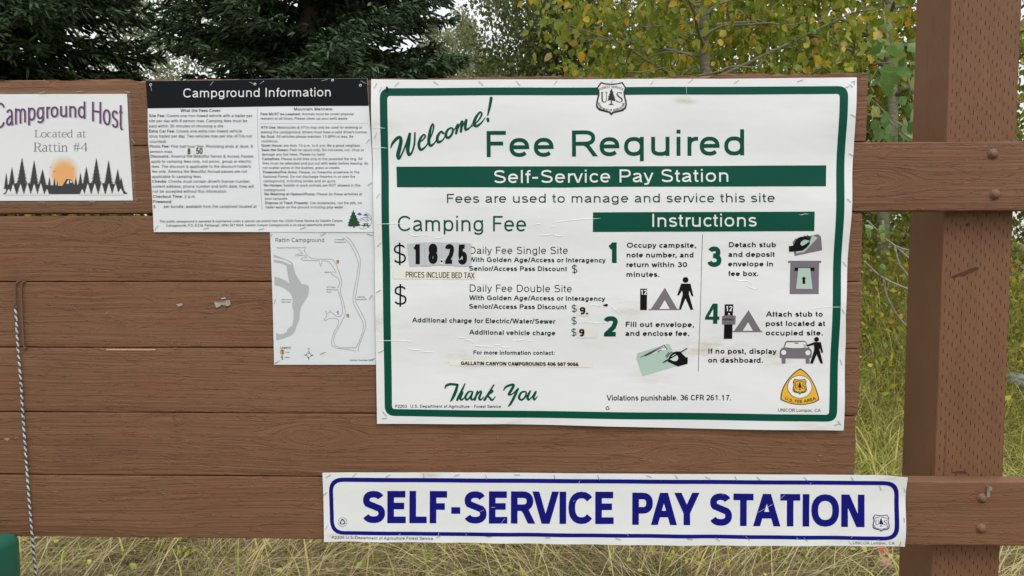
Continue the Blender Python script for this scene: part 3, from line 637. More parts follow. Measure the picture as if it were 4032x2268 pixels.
# ------------------------------------------------------------------ signs
def wavef(base, amp, kx, ky, ph, edge=None):
    def f(x, y):
        x = np.asarray(x, float); y = np.asarray(y, float)
        v = base + amp * (.5 + .25 * np.sin(x / kx + ph + .6 * np.sin(y / ky)) + .25 * np.sin(y / ky * 1.3 + ph * 2 + .5 * np.sin(x / kx * .7)))
        if edge is not None: v = v + edge(x, y)
        return v
    return f
P_FEE = paper_mat('fee_sign_vinyl', (.79, .80, .805), .25, .42, (((2800, 1375), .035, .9), ((3080, 1412), .022, .8), ((2560, 1480), .03, .4), ((1500, 1280), .03, .6), ((1830, 1415), .03, .5), ((2450, 1210), .03, .5), ((2000, 1660), .02, .6), ((3200, 1670), .02, .5), ((1500, 500), .02, .4), ((2690, 400), .012, .8))); P_BLUE = paper_mat('blue_sign_vinyl', (.79, .80, .79), .26, .25, (((1310, 2110), .012, .6), ((1700, 1868), .012, .7), ((2260, 1872), .012, .6), ((3500, 1890), .012, .7), ((3300, 2120), .012, .7), ((2700, 2125), .012, .5)))
P_INFO = paper_mat('laminated_paper', (.77, .79, .81), .25, .15); P_MAP = paper_mat('map_paper', (.72, .745, .76), .45, .15)
P_HOST = paper_mat('host_paper', (.79, .80, .80), .4, .1)

# --- campground host sheet (laminated, its left edge beyond the frame)
hs = Sign('host_notice', 'laminated white notice with arched purple title above black firs and an orange sun', 'poster', wavef(.0015, .0010, 90, 80, .4), c('A', 600, 740))
A = lambda x, y: c('A', x, y)
hs.sheet('paper', 0, [A(-75, 222), A(-72, 700), A(-68, 1234)], [A(1212, 218), A(1232, 640), A(1268, 1230)], [A(-75, 222), A(1212, 218)], [A(-68, 1234), A(1268, 1230)], P_HOST, nx=40, ny=36)
m, t, N, L, b = new_mat('clear_laminate'); b.inputs['Base Color'].default_value = (.75, .74, .72, 1); b.inputs['Roughness'].default_value = .16; b.inputs['Alpha'].default_value = .035
_w = hs.wave
hs.wave = lambda x, y: _w(x, y) + .0012
lam = hs.sheet('laminate', 0, [A(-120, 195), A(-110, 1262)], [A(1245, 192), A(1275, 700), A(1306, 1258)], [A(-120, 195), A(1245, 192)], [A(-110, 1262), A(700, 1264), A(1306, 1258)], m, thick=.0002, nx=40, ny=36)
hs.wave = _w
def arch(u, v):
    x = -28 + u * (1172 + 28)
    bot = np.interp(x, [-28, 60, 150, 300, 420, 560, 700, 800, 880, 960, 1060, 1110, 1172], [566, 535, 512, 478, 456, 440, 440, 452, 476, 500, 536, 552, 576])
    top = np.interp(x, [-28, 200, 500, 800, 1000, 1172], [292, 300, 298, 290, 296, 305]); return A(x, bot + (top - bot) * v)
hs.text('Campground Host', None, None, 58, warp=lambda u, v: (arch(u, v)[0] + 3.0, arch(u, v)[1] + 2.0), col='lilac', wt=.15, name='title_shadow', res=5, lift=.0003)
hs.text('Campground Host', None, None, 58, warp=arch, col='purple', wt=.13, name='title', res=5, lift=.0005)
# serif letters drawn as pen strokes
GL = {'L': (.62, [[(.14, 0, .10), (.14, 1, .10)], [(0, .02, .04), (.55, .02, .04)], [(.55, .02, .05), (.58, .22, .03)], [(0, .98, .04), (.3, .98, .04)]]),
      'R': (.68, [[(.14, 0, .10), (.14, 1, .10)], [(0, .98, .04), (.35, .98, .04), (.52, .88, .09), (.52, .62, .09), (.32, .5, .04), (.14, .5, .04)], [(.32, .5, .05), (.58, .02, .10)], [(0, .02, .04), (.28, .02, .04)], [(.5, .02, .04), (.7, .02, .04)]]),
      'o': (.55, [[(.25, .70, .04), (.06, .55, .09), (.06, .15, .09), (.25, 0, .04), (.45, .15, .09), (.45, .55, .09), (.25, .70, .04)]]),
      'c': (.48, [[(.42, .58, .06), (.28, .69, .05), (.08, .55, .09), (.07, .18, .09), (.25, .01, .05), (.42, .12, .04)]]),
      'a': (.50, [[(.06, .58, .05), (.2, .69, .05), (.36, .60, .09), (.36, .1, .09), (.46, .02, .04)], [(.36, .42, .04), (.12, .35, .06), (.05, .17, .09), (.18, .0, .06), (.36, .13, .04)]]),
      't': (.38, [[(.15, .88, .05), (.15, .12, .09), (.24, .0, .05), (.34, .06, .03)], [(0, .67, .04), (.32, .67, .04)]]),
      'e': (.50, [[(.06, .38, .04), (.44, .38, .04), (.42, .6, .07), (.25, .70, .04), (.07, .52, .09), (.07, .18, .09), (.25, .0, .05), (.44, .12, .04)]]),
      'd': (.58, [[(.44, 1.05, .09), (.44, 0, .09)], [(.32, 1.03, .04), (.44, 1.03, .04)], [(.44, .02, .04), (.54, .02, .04)], [(.44, .6, .04), (.25, .70, .05), (.07, .52, .09), (.07, .16, .09), (.24, .0, .05), (.44, .12, .04)]]),
      'i': (.28, [[(.13, 0, .09), (.13, .68, .09)], [(.02, .67, .04), (.13, .67, .04)], [(0, .02, .04), (.26, .02, .04)], [(.13, .93, .12), (.131, .94, .12)]]),
      'n': (.58, [[(.12, 0, .09), (.12, .68, .09)], [(.01, .67, .04), (.12, .67, .04)], [(0, .02, .04), (.24, .02, .04)], [(.12, .52, .04), (.3, .69, .06), (.43, .55, .09), (.43, 0, .09)], [(.32, .02, .04), (.55, .02, .04)]]),
      '#': (.66, [[(.1, .33, .05), (.62, .33, .05)], [(.04, .64, .05), (.56, .64, .05)], [(.16, .0, .05), (.30, 1, .05)], [(.38, .0, .05), (.52, 1, .05)]]),
      '4': (.60, [[(.42, 0, .10), (.42, 1, .10)], [(.42, 1, .04), (.02, .30, .05), (.56, .30, .05)]]), ' ': (.34, [])}
def serif(sg, txt, p0, p1, h, name):
    W_ = sum(GL[q_][0] for q_ in txt) - .06; sx_ = (p1[0] - p0[0]) / W_; parts = []; x = 0
    for ch in txt:
        wd, st = GL[ch]
        for k_ in st:
            sm = len(k_) > 3 and ch not in '4' ; pts = [(p0[0] + (x + a) * sx_, p0[1] + (p1[1] - p0[1]) * (x / W_) - b * h, w_ * h * 1.0) for a, b, w_ in k_]
            parts.append(stroke2d(pts, smooth=sm, n=4, roundcap=(ch == 'i' and len(k_) == 2 and abs(k_[0][1] - k_[1][1]) < .02)))
        x += wd
    sg.put(name, *join2d(parts), ink('slate'), .0004)
serif(hs, 'Located at', A(335, 630), A(820, 630), 68 * .414, 'lettering'); serif(hs, 'Rattin #4', A(325, 766), A(835, 766), 84 * .414, 'lettering')
# sun: rings of print fading from orange to the paper
cols = [(.74, .76, .76), (.74, .71, .66), (.76, .66, .54), (.78, .60, .42), (.80, .54, .31), (.82, .48, .22), (.84, .43, .16), (.84, .40, .13)]
for i_, cc in enumerate(cols):
    ink('sun%d' % i_, cc); f_ = 1 - i_ * .055
    hs.poly('sun_print', [A(x_, min(y_, 1110)) for x_, y_ in circle2d(613, 955 + i_ * 5, 146 * f_, 158 * f_, 40)], ink('sun%d' % i_), .0002 + i_ * .00004)
def fir(cx, top, base, hw, k='A', n=8, up=True):
    P = [(cx, top)]; R = []; H_ = base - top
    for i in range(n):
        f0 = (i + 1) / n; y = top + H_ * f0; R.append((hw * f0, y)); R.append((hw * f0 * .55, y - H_ * .035))
    R = R[:-1]
    return [(cx, top)] + [(cx + a, b) for a, b in R] + [(cx - a, b) for a, b in R[::-1]]
parts = [tri2d([A(*p) for p in fir(*q_)]) for q_ in ((68, 965, 1120, 26), (122, 912, 1110, 42), (217, 825, 1100, 62), (332, 848, 1100, 54), (412, 932, 1100, 50), (478, 1008, 1100, 20), (525, 1015, 1100, 17), (552, 1046, 1100, 12), (728, 1008, 1100, 22), (771, 965, 1100, 28), (827, 908, 1100, 45), (922, 825, 1100, 60), (1038, 845, 1100, 52), (1125, 930, 1110, 44), (1158, 1010, 1130, 34))]
parts.append(tri2d([A(*p) for p in ((38, 1172), (62, 1150), (75, 1085), (200, 1060), (480, 1085), (600, 1092), (640, 1025), (690, 1035), (712, 1085), (900, 1060), (1100, 1075), (1170, 1120), (1222, 1168))]))
hs.put('forest_print', *join2d(parts), ink('fblack', (.006, .007, .006)), .00062)
parts = [tri2d([A(*p) for p in fir(x_, t_, 1178, 40 if x_ not in (455, 790) else 30, n=5)]) for x_, t_ in ((92, 1120), (135, 1075), (205, 1072), (270, 1066), (335, 1072), (398, 1066), (455, 1120), (790, 1120), (842, 1068), (908, 1066), (974, 1062), (1042, 1066), (1105, 1070), (1155, 1115))]
parts.append(tri2d([A(*p) for p in ((640, 1072), (652, 1040), (664, 1038), (660, 1072))])); parts.append(tri2d([A(*p) for p in ((672, 1060), (676, 1040), (690, 1045), (692, 1062))]))
hs.put('forest_print', *join2d(parts), ink('hwhite', (.76, .765, .76)), .0008)
hs.put('bird_print', *join2d([stroke2d([A(*p) for p in z_], 1.6, False) for z_ in (((483, 918), (490, 915), (496, 913)), ((517, 953), (525, 957), (533, 953)), ((697, 928), (704, 931), (710, 930)))]), ink('brown'), .0007)
hs.wave = lambda x, y: _w(x, y) + .0014
hs.staples('A', [(388, 215, 442, 200), (735, 203, 795, 195), (1198, 195, 1247, 208), (1265, 650, 1297, 688), (383, 1248, 435, 1248), (860, 1240, 913, 1240), (1277, 1060, 1280, 1112)])
hs.wave = _w

# --- campsite map
mpw = wavef(.0012, .0008, 120, 100, 1.2)
ms = Sign('campground_map', 'pale paper map with a grey river and looping roads below the black headed sheet', 'map', mpw, c('D', 600, 750))
Dd = lambda x, y: c('D', x, y)
ms.sheet('paper', 0, [Dd(60, 60), Dd(70, 300), Dd(88, 800), Dd(103, 1412)], [Dd(1108, 60), Dd(1118, 700), Dd(1132, 1412)], [Dd(60, 60), Dd(1108, 60)], [Dd(103, 1412), Dd(1132, 1412)], P_MAP, nx=30, ny=40)
def mt(t_, x0, y, x1, h, **k): ms.text(t_, Dd(x0, y), Dd(x1, y), h * .3935, col=k.pop('col', 'text'), res=k.pop('res', 2), **k)
mt('Rattin Campground', 117, 184, 603, 39, col='slate', res=4, wt=.11)
for t_, x0, y, x1, h in (('Access to Private Homes', 132, 249, 337, 13), ('7', 312, 327, 321, 15), ('6', 371, 362, 381, 15), ('5', 564, 428, 574, 14), ('Host 4', 608, 494, 670, 15), ('No Trailers', 628, 642, 716, 13), ('Beyond this', 629, 667, 728, 13), ('Point', 629, 691, 674, 13),
        ('To Sheridan', 705, 167, 803, 13), ('Campground', 705, 192, 818, 13), ('East Side', 938, 741, 1013, 13), ('Road #2379', 926, 766, 1026, 13), ('1', 588, 977, 594, 15), ('2', 615, 890, 625, 15), ('3', 653, 878, 663, 15), ('Legend', 167, 1248, 267, 21), ('Toilet', 210, 1294, 259, 13), ('Water', 210, 1344, 262, 13), ('N', 442, 1260, 457, 15), ('Updated: December 2019', 858, 1373, 1093, 15)): mt(t_, x0, y, x1, h)
for t_, x0, y, x1 in (('Main Fork of', 178, 767, 279), ('Rock Creek', 178, 791, 268)): mt(t_, x0, y, x1, 13, col='navy')
ms.poly('river_print', [Dd(*p) for p in ((98, 309), (180, 342), (250, 370), (280, 388), (292, 405), (300, 445), (310, 490), (345, 555), (380, 607), (400, 607), (430, 612), (447, 628), (451, 645), (446, 690), (440, 725), (400, 790), (370, 835), (357, 900), (355, 960), (325, 1030), (312, 1075), (300, 1095), (280, 1115), (200, 1148), (125, 1168), (122, 1092), (150, 1107), (200, 1100), (233, 1080), (235, 1055), (285, 1020), (298, 950), (298, 880), (283, 825), (288, 760), (282, 725), (255, 685), (200, 645), (150, 622), (108, 615), (105, 530), (160, 545), (215, 570), (257, 602), (245, 540), (235, 480), (225, 420), (185, 400), (100, 387), (100, 362), (185, 376), (262, 410), (278, 410), (272, 396), (220, 365), (97, 335))], ink('river'), .0003)
roads = ([(822, 128), (870, 170), (930, 270), (962, 345), (965, 400), (955, 500), (935, 620), (915, 740), (920, 790), (970, 880), (1010, 960), (1018, 1010), (1010, 1070), (980, 1150), (945, 1240), (943, 1262), (948, 1280)],
         [(792, 142), (850, 190), (910, 290), (947, 400), (935, 500), (915, 600), (890, 730), (895, 800), (940, 890), (985, 970), (995, 1020), (990, 1080), (950, 1190), (920, 1242), (760, 1242), (710, 1215), (697, 1170), (710, 1110), (760, 1020), (810, 920), (815, 880), (800, 800), (770, 700), (765, 650), (778, 610), (775, 560), (750, 480), (720, 400), (690, 362), (660, 356), (530, 356), (480, 352), (440, 325), (410, 285), (405, 265), (420, 240), (412, 233), (395, 243), (370, 243), (340, 237)],
         [(343, 252), (388, 298), (327, 310), (330, 325), (390, 315), (415, 325), (434, 343), (388, 343), (388, 367), (556, 374), (556, 405), (580, 405), (580, 373), (620, 373), (650, 380), (690, 430), (723, 493), (680, 483), (673, 506), (740, 545), (758, 580), (757, 605), (740, 640), (740, 670), (765, 740), (785, 830), (787, 900), (770, 925), (740, 932), (710, 915), (672, 883), (622, 902), (628, 930), (605, 962), (612, 972), (650, 950), (700, 945), (740, 957), (750, 985), (740, 1020), (700, 1090), (675, 1180), (682, 1220), (720, 1243), (915, 1272), (915, 1288)])
ms.put('road_print', *join2d([stroke2d([Dd(*p) for p in r_], 1.25, False, roundcap=False) for r_ in roads] + [stroke2d([Dd(167, 1253), Dd(267, 1253)], .8, False, roundcap=False)]), ink('road'), .0004)
for hx, hy, s_ in ((738, 382, 1), (839, 921, 1), (183, 1284, 1.4)):
    ms.poly('toilet_symbol', [Dd(hx + a * s_, hy + b * s_) for a, b in ((-16, -10), (0, -19), (16, -10), (12, -8), (12, 17), (-11, 17), (-12, -8))], ink('hut'), .0004)
    ms.poly('toilet_symbol', [Dd(hx + a * s_, hy + b * s_) for a, b in ((-7, -6), (-1, -6), (-1, 15), (-7, 15))], ink('hutyellow'), .0006)
for hx, hy, s_ in ((740, 890, 1), (183, 1339, 1.3)):
    ms.put('water_symbol', *join2d([stroke2d([Dd(hx + a * s_, hy + b * s_) for a, b in z_], 1.5 * s_, False) for z_ in (((-8, 2), (-6, -8), (0, -14), (6, -14)), ((2, -14), (2, 16)), ((-4, 0), (9, 2)), ((-3, 16), (8, 16)))]), ink('slate'), .0004)
cp = []
for k in range(4):
    an = k * math.pi / 2; R_ = lambda a, b: Dd(450 + a * math.cos(an) - b * math.sin(an), 1316 + a * math.sin(an) + b * math.cos(an))
    cp.append(tri2d([R_(0, -50), R_(12, -18), R_(0, -20)])); cp.append(stroke2d([R_(0, -50), R_(-12, -18)], .7, False))
cp.append(stroke2d([Dd(*p) for p in circle2d(450, 1316, 19)] + [Dd(469, 1316)], .8, False, roundcap=False)); ms.put('compass_print', *join2d(cp), ink('slate'), .0004)
ms.staples('D', [(57, 140, 85, 103), (566, 123, 615, 98), (1035, 103, 1086, 118), (103, 798, 117, 753), (1056, 755, 1084, 712), (563, 1305, 615, 1284), (113, 1397, 157, 1367), (1057, 1363, 1107, 1350)])

# --- campground information sheet
ins = Sign('information_sheet', 'white sheet of small print under a black heading beside the green bordered sign', 'poster', wavef(.0026, .0016, 75, 60, 2.1), c('B', 550, 730))
B = lambda x, y: c('B', x, y); Cc = lambda x, y: c('C', x, y)
ins.sheet('paper', 0, [B(38, 45), B(57, 295), B(60, 600), B(80, 800), B(95, 1050), B(110, 1412)], [Cc(1075, 22), Cc(1090, 272), Cc(1113, 620), Cc(1128, 1000), Cc(1140, 1412)], [B(38, 45), B(600, 40), Cc(300, 27), Cc(1075, 22)], [B(110, 1412), B(600, 1411), Cc(1140, 1412)], P_INFO, nx=44, ny=46)
ins.poly('heading_band', [B(39, 46), B(600, 41), Cc(300, 28), Cc(1074, 23), Cc(1089, 272), Cc(300, 275), B(600, 288), B(57, 294)], ink('headblack', (.004, .005, .008), .28), .0003)
ins.text('Campground Information', B(380, 196), Cc(745, 186), 81 * .435, wt=.12, col='white', lift=.0006, name='title', res=5)
def il(k, t_, x0, x1, y, h=27, bold=.125): ins.text(t_, c(k, x0, y), c(k, x1, y), h * .435, col='text', res=2, wt=bold, name='lettering', grid=40)
il('B', 'What the Fees Cover:', 355, 720, 327, bold=.17)
for t_, x0, x1, y in ((('Site Fee:', 'Covers one non-towed vehicle with a trailer per'), 70, 1005, 374), ('site per day with 8 person max. Camping fees must be', 70, 957, 420), ('paid within 30 minutes of choosing a site.', 70, 750, 467), (('Extra Car Fee:', 'Covers one extra non-towed vehicle'), 70, 910, 513), ('(plus trailer) per day. Two vehicles max per site (ATVs not', 72, 1000, 558), ('counted).', 73, 230, 606),
        (('Picnic Fee:', 'First half hour free. Picnicking ends at dusk; 8'), 76, 1007, 650), ('person max.', 78, 283, 697), (('Discounts:', 'America the Beautiful Senior & Access Passes'), 83, 1012, 740), ('apply to camping fees only, not picnic, group or electric', 88, 995, 786), ("fees. The discount is applicable to the discount holder's", 92, 990, 832), ('fee only. America the Beautiful Annual passes are not', 95, 957, 877), ('applicable to camping fees.', 97, 545, 923),
        (('Checks:', "Checks must contain driver's license number,"), 100, 985, 967), ('current address, phone number and birth date; they will', 102, 1015, 1012), ('not be accepted without this information.', 103, 778, 1057), (('Checkout Time:', '2 p.m.'), 104, 492, 1103), ('$', 108, 127, 1195), ('per bundle; available from the camphost located at', 204, 1043, 1193)): il('B', t_, x0, x1, y)
il('B', 'Firewood:', 106, 277, 1150, bold=.17)
ins.text('This public campground is operated & maintained under a special use permit from the USDA Forest Service by Gallatin Canyon', B(162, 1326), Cc(853, 1319), 9.5, wt=.13, col='text', res=2, grid=40)
ins.text('Campgrounds, P.D. & E.M. Fishbaugh, (406) 587.9054. Gallatin Canyon Campgrounds is an equal opportunity provider.', B(224, 1363), Cc(788, 1356), 9.5, wt=.13, col='text', res=2, grid=40)
il('C', 'Mountain Manners:', 413, 765, 313, bold=.17)
for t_, x0, x1, y in ((('Pets MUST be Leashed:', 'Animals must be under physical'), 113, 952, 357), ("restraint at all times. Please clean up your pet's waste.", 113, 903, 397), (('ATV Use:', 'Motorcycles & ATVs may only be used for entering or'), 113, 1033, 478), ("leaving the campground; drivers must have a valid driver's license.", 114, 1077, 520), (('No Dust:', 'All vehicles please maintain 15 MPH or less. Be'), 116, 950, 560), ('courteous.', 117, 270, 601),
        (('Quiet Hours:', 'are from 10 p.m. to 6 a.m. Be a good neighbor.'), 118, 1015, 641), (('Save the Green:', 'Park on spurs only. Do not carve, cut, chop or'), 120, 1048, 681), ('damage any live trees. Please no nails!', 123, 692, 721), (('Campfires:', 'Please build fires only in the provided fire ring. All'), 126, 1031, 762), ('fires must be attended and put out with water before leaving; do', 128, 1083, 802), ('not scatter ashes in the bushes, grass or creeks.', 131, 831, 842),
        (('Fireworks/Fire Arms:', 'Please, no fireworks anywhere in the'), 134, 1005, 882), ('National Forest. Do not discharge firearms in or over the', 137, 967, 922), ('campground, including arrows and air guns.', 139, 793, 962), (('No Horses:', 'Saddle or pack animals are NOT allowed in this'), 142, 1015, 1001), ('campground.', 145, 337, 1042), (('No Washing at Hydrant/Pump:', 'Please do these activities at'), 148, 1030, 1080), ('your campsite.', 150, 358, 1121),
        (('Dispose of Trash Properly:', 'Use receptacles, not fire pits, no'), 153, 1026, 1160), ('trailer waste on the ground including gray water.', 155, 863, 1198)): il('C', t_, x0, x1, y, 24)
dots = [tri2d([Cc(*p) for p in circle2d(116 + i * 20.4, 430, 3.4, n=6)]) for i in range(48)]
for i in range(46):
    y = 298 + i * 20; dots.append(tri2d([Cc(*p) for p in circle2d(np.interp(y, [298, 640, 860, 1195], [82, 88, 103, 125]), y, 3.6, n=6)]))
ins.put('dotted_rule', *join2d(dots), ink('text'), .0004)
ins.poly('sticker', [B(385, 655), B(474, 655), B(474, 714), B(385, 716)], ink('sticker'), .0007); ins.poly('sticker', [B(478, 655), B(570, 655), B(575, 714), B(482, 716)], ink('sticker'), .0007)
ins.tbox('8', 'B', 417, 655, 445, 710, .17, lift=.001); ins.tbox('50', 'B', 495, 653, 555, 706, .17, lift=.001)
ins.poly('logo_print', [Cc(*p) for p in [(950, 1210)] + [(950 + a, b) for a, b in ((8, 1235), (18, 1240), (14, 1255), (30, 1268), (24, 1280), (40, 1292), (34, 1305), (58, 1322), (50, 1335), (70, 1350), (40, 1358), (12, 1360), (12, 1372), (0, 1374), (-3, 1360), (-30, 1362), (-53, 1352), (-40, 1335), (-50, 1328), (-34, 1312), (-40, 1300), (-22, 1285), (-30, 1272), (-14, 1255), (-18, 1240), (-8, 1235))]], ink('fir'), .0005)
ins.put('logo_print', *join2d([stroke2d([Cc(*p) for p in circle2d(1040, 1307, 76)[19:] + circle2d(1040, 1307, 76)[:9]], 1.0, False, roundcap=False)]), ink('text'), .0004)
ins.put('logo_print', *join2d([tri2d([Cc(*p) for p in z_]) for z_ in (((982, 1254), (995, 1240), (1010, 1236), (1030, 1256), (1008, 1260)), ((1036, 1260), (1060, 1245), (1090, 1261), (1062, 1264)))] + [stroke2d([Cc(*p) for p in z_], 1.6, False) for z_ in (((1000, 1300), (1030, 1285), (1060, 1280), (1078, 1272), (1110, 1300)), ((1010, 1310), (1040, 1295), (1066, 1318), (1085, 1300)), ((1078, 1272), (1070, 1295), (1090, 1310)))]), ink('violet'), .0004)
ins.put('logo_print', *join2d([stroke2d([Cc(*p) for p in z_], 3, False) for z_ in (((1040, 1337), (1085, 1337)), ((1025, 1351), (1098, 1354)), ((1054, 1337), (1044, 1368)), ((1072, 1337), (1084, 1368)))]), ink('black'), .0005)
ins.staples('B', [(622, 90, 650, 55), (975, 55, 1030, 80), (1072, 75, 1107, 48), (85, 85, 95, 138), (120, 1397, 150, 1350), (563, 1382, 610, 1372), (1057, 1390, 1112, 1377)])
ins.staples('C', [(663, 47, 715, 33), (1015, 47, 1068, 70), (1065, 607, 1097, 572), (1080, 992, 1118, 962), (470, 1382, 518, 1367)])
for k_, x_, y_ in (('C', 1015, 88), ('C', 62, 77), ('C', 763, 42), ('B', 85, 82)):
    Q = ins.to3([c(k_, x_, y_)], .0004)[0]; V = []; F = []
    for r_, yy in ((.0030, 0), (.0030, -.001), (.0012, -.0012), (.0012, 0)):
        for k in range(12): V.append((Q[0] + r_ * math.cos(k * .5236), Q[1] + yy, Q[2] + r_ * math.sin(k * .5236)))
    for a_ in range(3):
        for k in range(12): F.append((a_ * 12 + k, a_ * 12 + (k + 1) % 12, a_ * 12 + 12 + (k + 1) % 12, a_ * 12 + 12 + k))
    link('grommet', mesh_np('grommet', V, F, True), M_STEEL, ins.root)

# --- forest shield, shared by three places
SH_OUT = [(300, 212), (450, 255), (640, 270), (850, 258), (1015, 210), (1155, 420), (1100, 560), (1105, 680), (1150, 850), (1165, 990), (1130, 1110), (1030, 1195), (850, 1235), (720, 1265), (643, 1345), (570, 1255), (400, 1215), (240, 1170), (160, 1090), (130, 1000), (150, 850), (200, 650), (195, 540), (150, 415)]
SH_IN = [(315, 270), (450, 305), (640, 320), (830, 305), (995, 268), (1095, 415), (1045, 560), (1055, 700), (1100, 880), (1108, 1000), (1070, 1080), (970, 1145), (830, 1180), (690, 1210), (643, 1250), (600, 1205), (450, 1165), (290, 1120), (215, 1060), (185, 990), (205, 850), (255, 660), (250, 530), (210, 415)]
SH_TREE = [(655, 425), (695, 540), (715, 560), (705, 620), (740, 640), (725, 690), (770, 715), (750, 745), (790, 810), (770, 815), (795, 865), (700, 850), (665, 835), (665, 930), (690, 965), (755, 990), (530, 990), (600, 960), (625, 930), (625, 835), (600, 825), (510, 860), (545, 800), (525, 790), (560, 740), (540, 700), (575, 670), (570, 620), (605, 600), (598, 520), (625, 500)]
def shield(sg, f, dark, light, sc, lift=.0005):
    sg.poly('shield', [f(*p) for p in SH_OUT], ink(dark), lift); sg.poly('shield_field', [f(*p) for p in SH_IN], ink(light), lift + .00025)
    pr = [tri2d([f(*p) for p in SH_TREE])]
    S_ = lambda pts, **k: stroke2d([f(a, b) + (w_ * sc,) for a, b, w_ in pts], **k)
    pr += [S_([(295, 566, 22), (375, 566, 22)], roundcap=False), S_([(447, 566, 22), (518, 566, 22)], roundcap=False), S_([(335, 566, 44), (338, 800, 44), (358, 868, 40), (410, 893, 30), (458, 872, 24), (480, 800, 20), (482, 566, 20)], roundcap=False)]
    pr += [S_([(978, 612, 14), (950, 578, 22), (895, 570, 24), (845, 595, 34), (845, 655, 42), (920, 730, 46), (995, 790, 46), (1000, 850, 38), (950, 893, 26), (890, 890, 24), (835, 855, 18)]), S_([(985, 555, 18), (980, 630, 18)], roundcap=False), S_([(826, 822, 22), (832, 908, 22)], roundcap=False)]
    sg.put('shield_print', *join2d(pr), ink(dark), lift + .0005)
    sg.onpath('FOREST SERVICE', [f(*p) for p in ((265, 512), (420, 440), (640, 418), (860, 440), (1028, 508))], 78 * sc, .15, dark, lift + .0005)
    sg.onpath('DEPARTMENT OF AGRICULTURE', [f(*p) for p in ((200, 915), (215, 1010), (270, 1100), (380, 1160), (500, 1185), (643, 1195), (780, 1185), (920, 1148), (1035, 1080), (1080, 1000), (1088, 915))], 72 * sc, .15, dark, lift + .0005)
def tent(sg, k, P, inner):
    sg.poly('tent_symbol', [c(k, *p) for p in P], ink('grey')); sg.poly('tent_symbol', [c(k, *p) for p in inner], ink('white'), .0006)

# --- the large fee sign
def edge_fee(x, y):
    dr = np.clip((x - 3150) / 200, 0, 1); dl = np.clip((1560 - x) / 90, 0, 1); db = np.clip((y - 1600) / 90, 0, 1)
    return dr ** 2 * (.0035 + .003 * np.sin(y / 62 + 1)) + dl ** 2 * (.0015 + .0015 * np.sin(y / 55)) + db ** 2 * (.0012 + .0012 * np.sin(x / 90))
fs = Sign('fee_sign', 'large white sign with a green rounded border and big green "Fee Required" heading', 'sign', wavef(.0034, .0050, 95, 80, 0.3, edge_fee), (2400, 1000))
E = lambda x, y: c('E', x, y); F_ = lambda x, y: c('F', x, y); G = lambda x, y: c('G', x, y); H = lambda x, y: c('H', x, y); I = lambda x, y: c('I', x, y); J = lambda x, y: c('J', x, y); K = lambda x, y: c('K', x, y)
fs.sheet('sheet', 0, [(1464, 314), E(40, 600), E(62, 1420), (1482, 1300), (1487, 1666)], [(3368, 307.5), F_(2372, 400), F_(2368, 700), F_(2352, 950), F_(2340, 1200), J(1950, 800), J(1915, 1400), K(2392, 400), K(2368, 1255)], [(1464, 314), E(900, 90), E(2000, 83), F_(1200, 72), (3368, 307.5)], [(1487, 1666), H(1400, 1005), K(300, 1218), K(1000, 1240), K(2368, 1255)], P_FEE, nx=110, ny=80)
def rring(T4, r, n=6):
    P = []
    for i in range(4):
        a = np.array(T4[i]); p = np.array(T4[i - 1]); q_ = np.array(T4[(i + 1) % 4]); d1 = (p - a) / np.hypot(*(p - a)); d2 = (q_ - a) / np.hypot(*(q_ - a))
        s0 = a + d1 * r; s1 = a + d2 * r
        for k in range(n + 1):
            t_ = k / n; P.append(tuple((1 - t_) ** 2 * s0 + 2 * t_ * (1 - t_) * a + t_ ** 2 * s1))
    return P
def ring(sg, name, O4, I4, ro, ri, mat, lift=.00035):
    a = rring(O4, ro); b = rring(I4, ri); n = len(a); sg.put(name, a + b, [(i, (i + 1) % n, n + (i + 1) % n, n + i) for i in range(n)], mat, lift)
ring(fs, 'border', [(1498, 349.5), (3331.5, 342), (3287.5, 1657), (1517.6, 1634.6)], [(1527.4, 379.5), (3299, 373), (3258, 1629.6), (1545.7, 1608)], 40, 13, ink('green'))
shield(fs, lambda x, y: c('N', x, y), 'navyshield' if 'navyshield' in _ink else (ink('navyshield', (.045, .035, .045)) and 'navyshield'), 'white', .11728)
fs.poly('banner', [E(275, 925), E(1900, 921), F_(100, 843), F_(2128, 833), F_(2122, 1018), F_(100, 1023), E(1900, 1127), E(281, 1123)], ink('green'))
fs.poly('banner', [G(2335, 45), J(1520, 45), J(1515, 297), J(100, 303), G(2333, 256)], ink('green'))
fs.text('Fee Required', E(1147, 834), F_(1405, 745), 102, .15, 'green', name='heading', res=5)
fs.text('Self-Service Pay Station', E(1218, 1085), F_(1265, 978), 51, .135, 'white', .0007, res=4)
fs.text('Instructions', I(712, 243), J(775, 238), 51, .13, 'white', .0007, res=4)
fs.text('Fees are used to manage and service this site', E(765, 1275), F_(1670, 1158), 35.5, .135, 'greenblack', res=5)
fs.text('Camping Fee', G(243, 247), G(1617, 250), 60.5, .115, 'green', name='heading', res=5)
fs.tbox('$', 'G', 197, 370, 328, 612, .09); fs.tbox('$', 'G', 205, 815, 335, 1057, .09)
fs.text('Daily Fee Single Site', G(1012, 491), G(2065, 492), 28.5, .11, res=5); fs.text('Daily Fee Double Site', G(1014, 895), G(2107, 903), 28.5, .11, res=5)
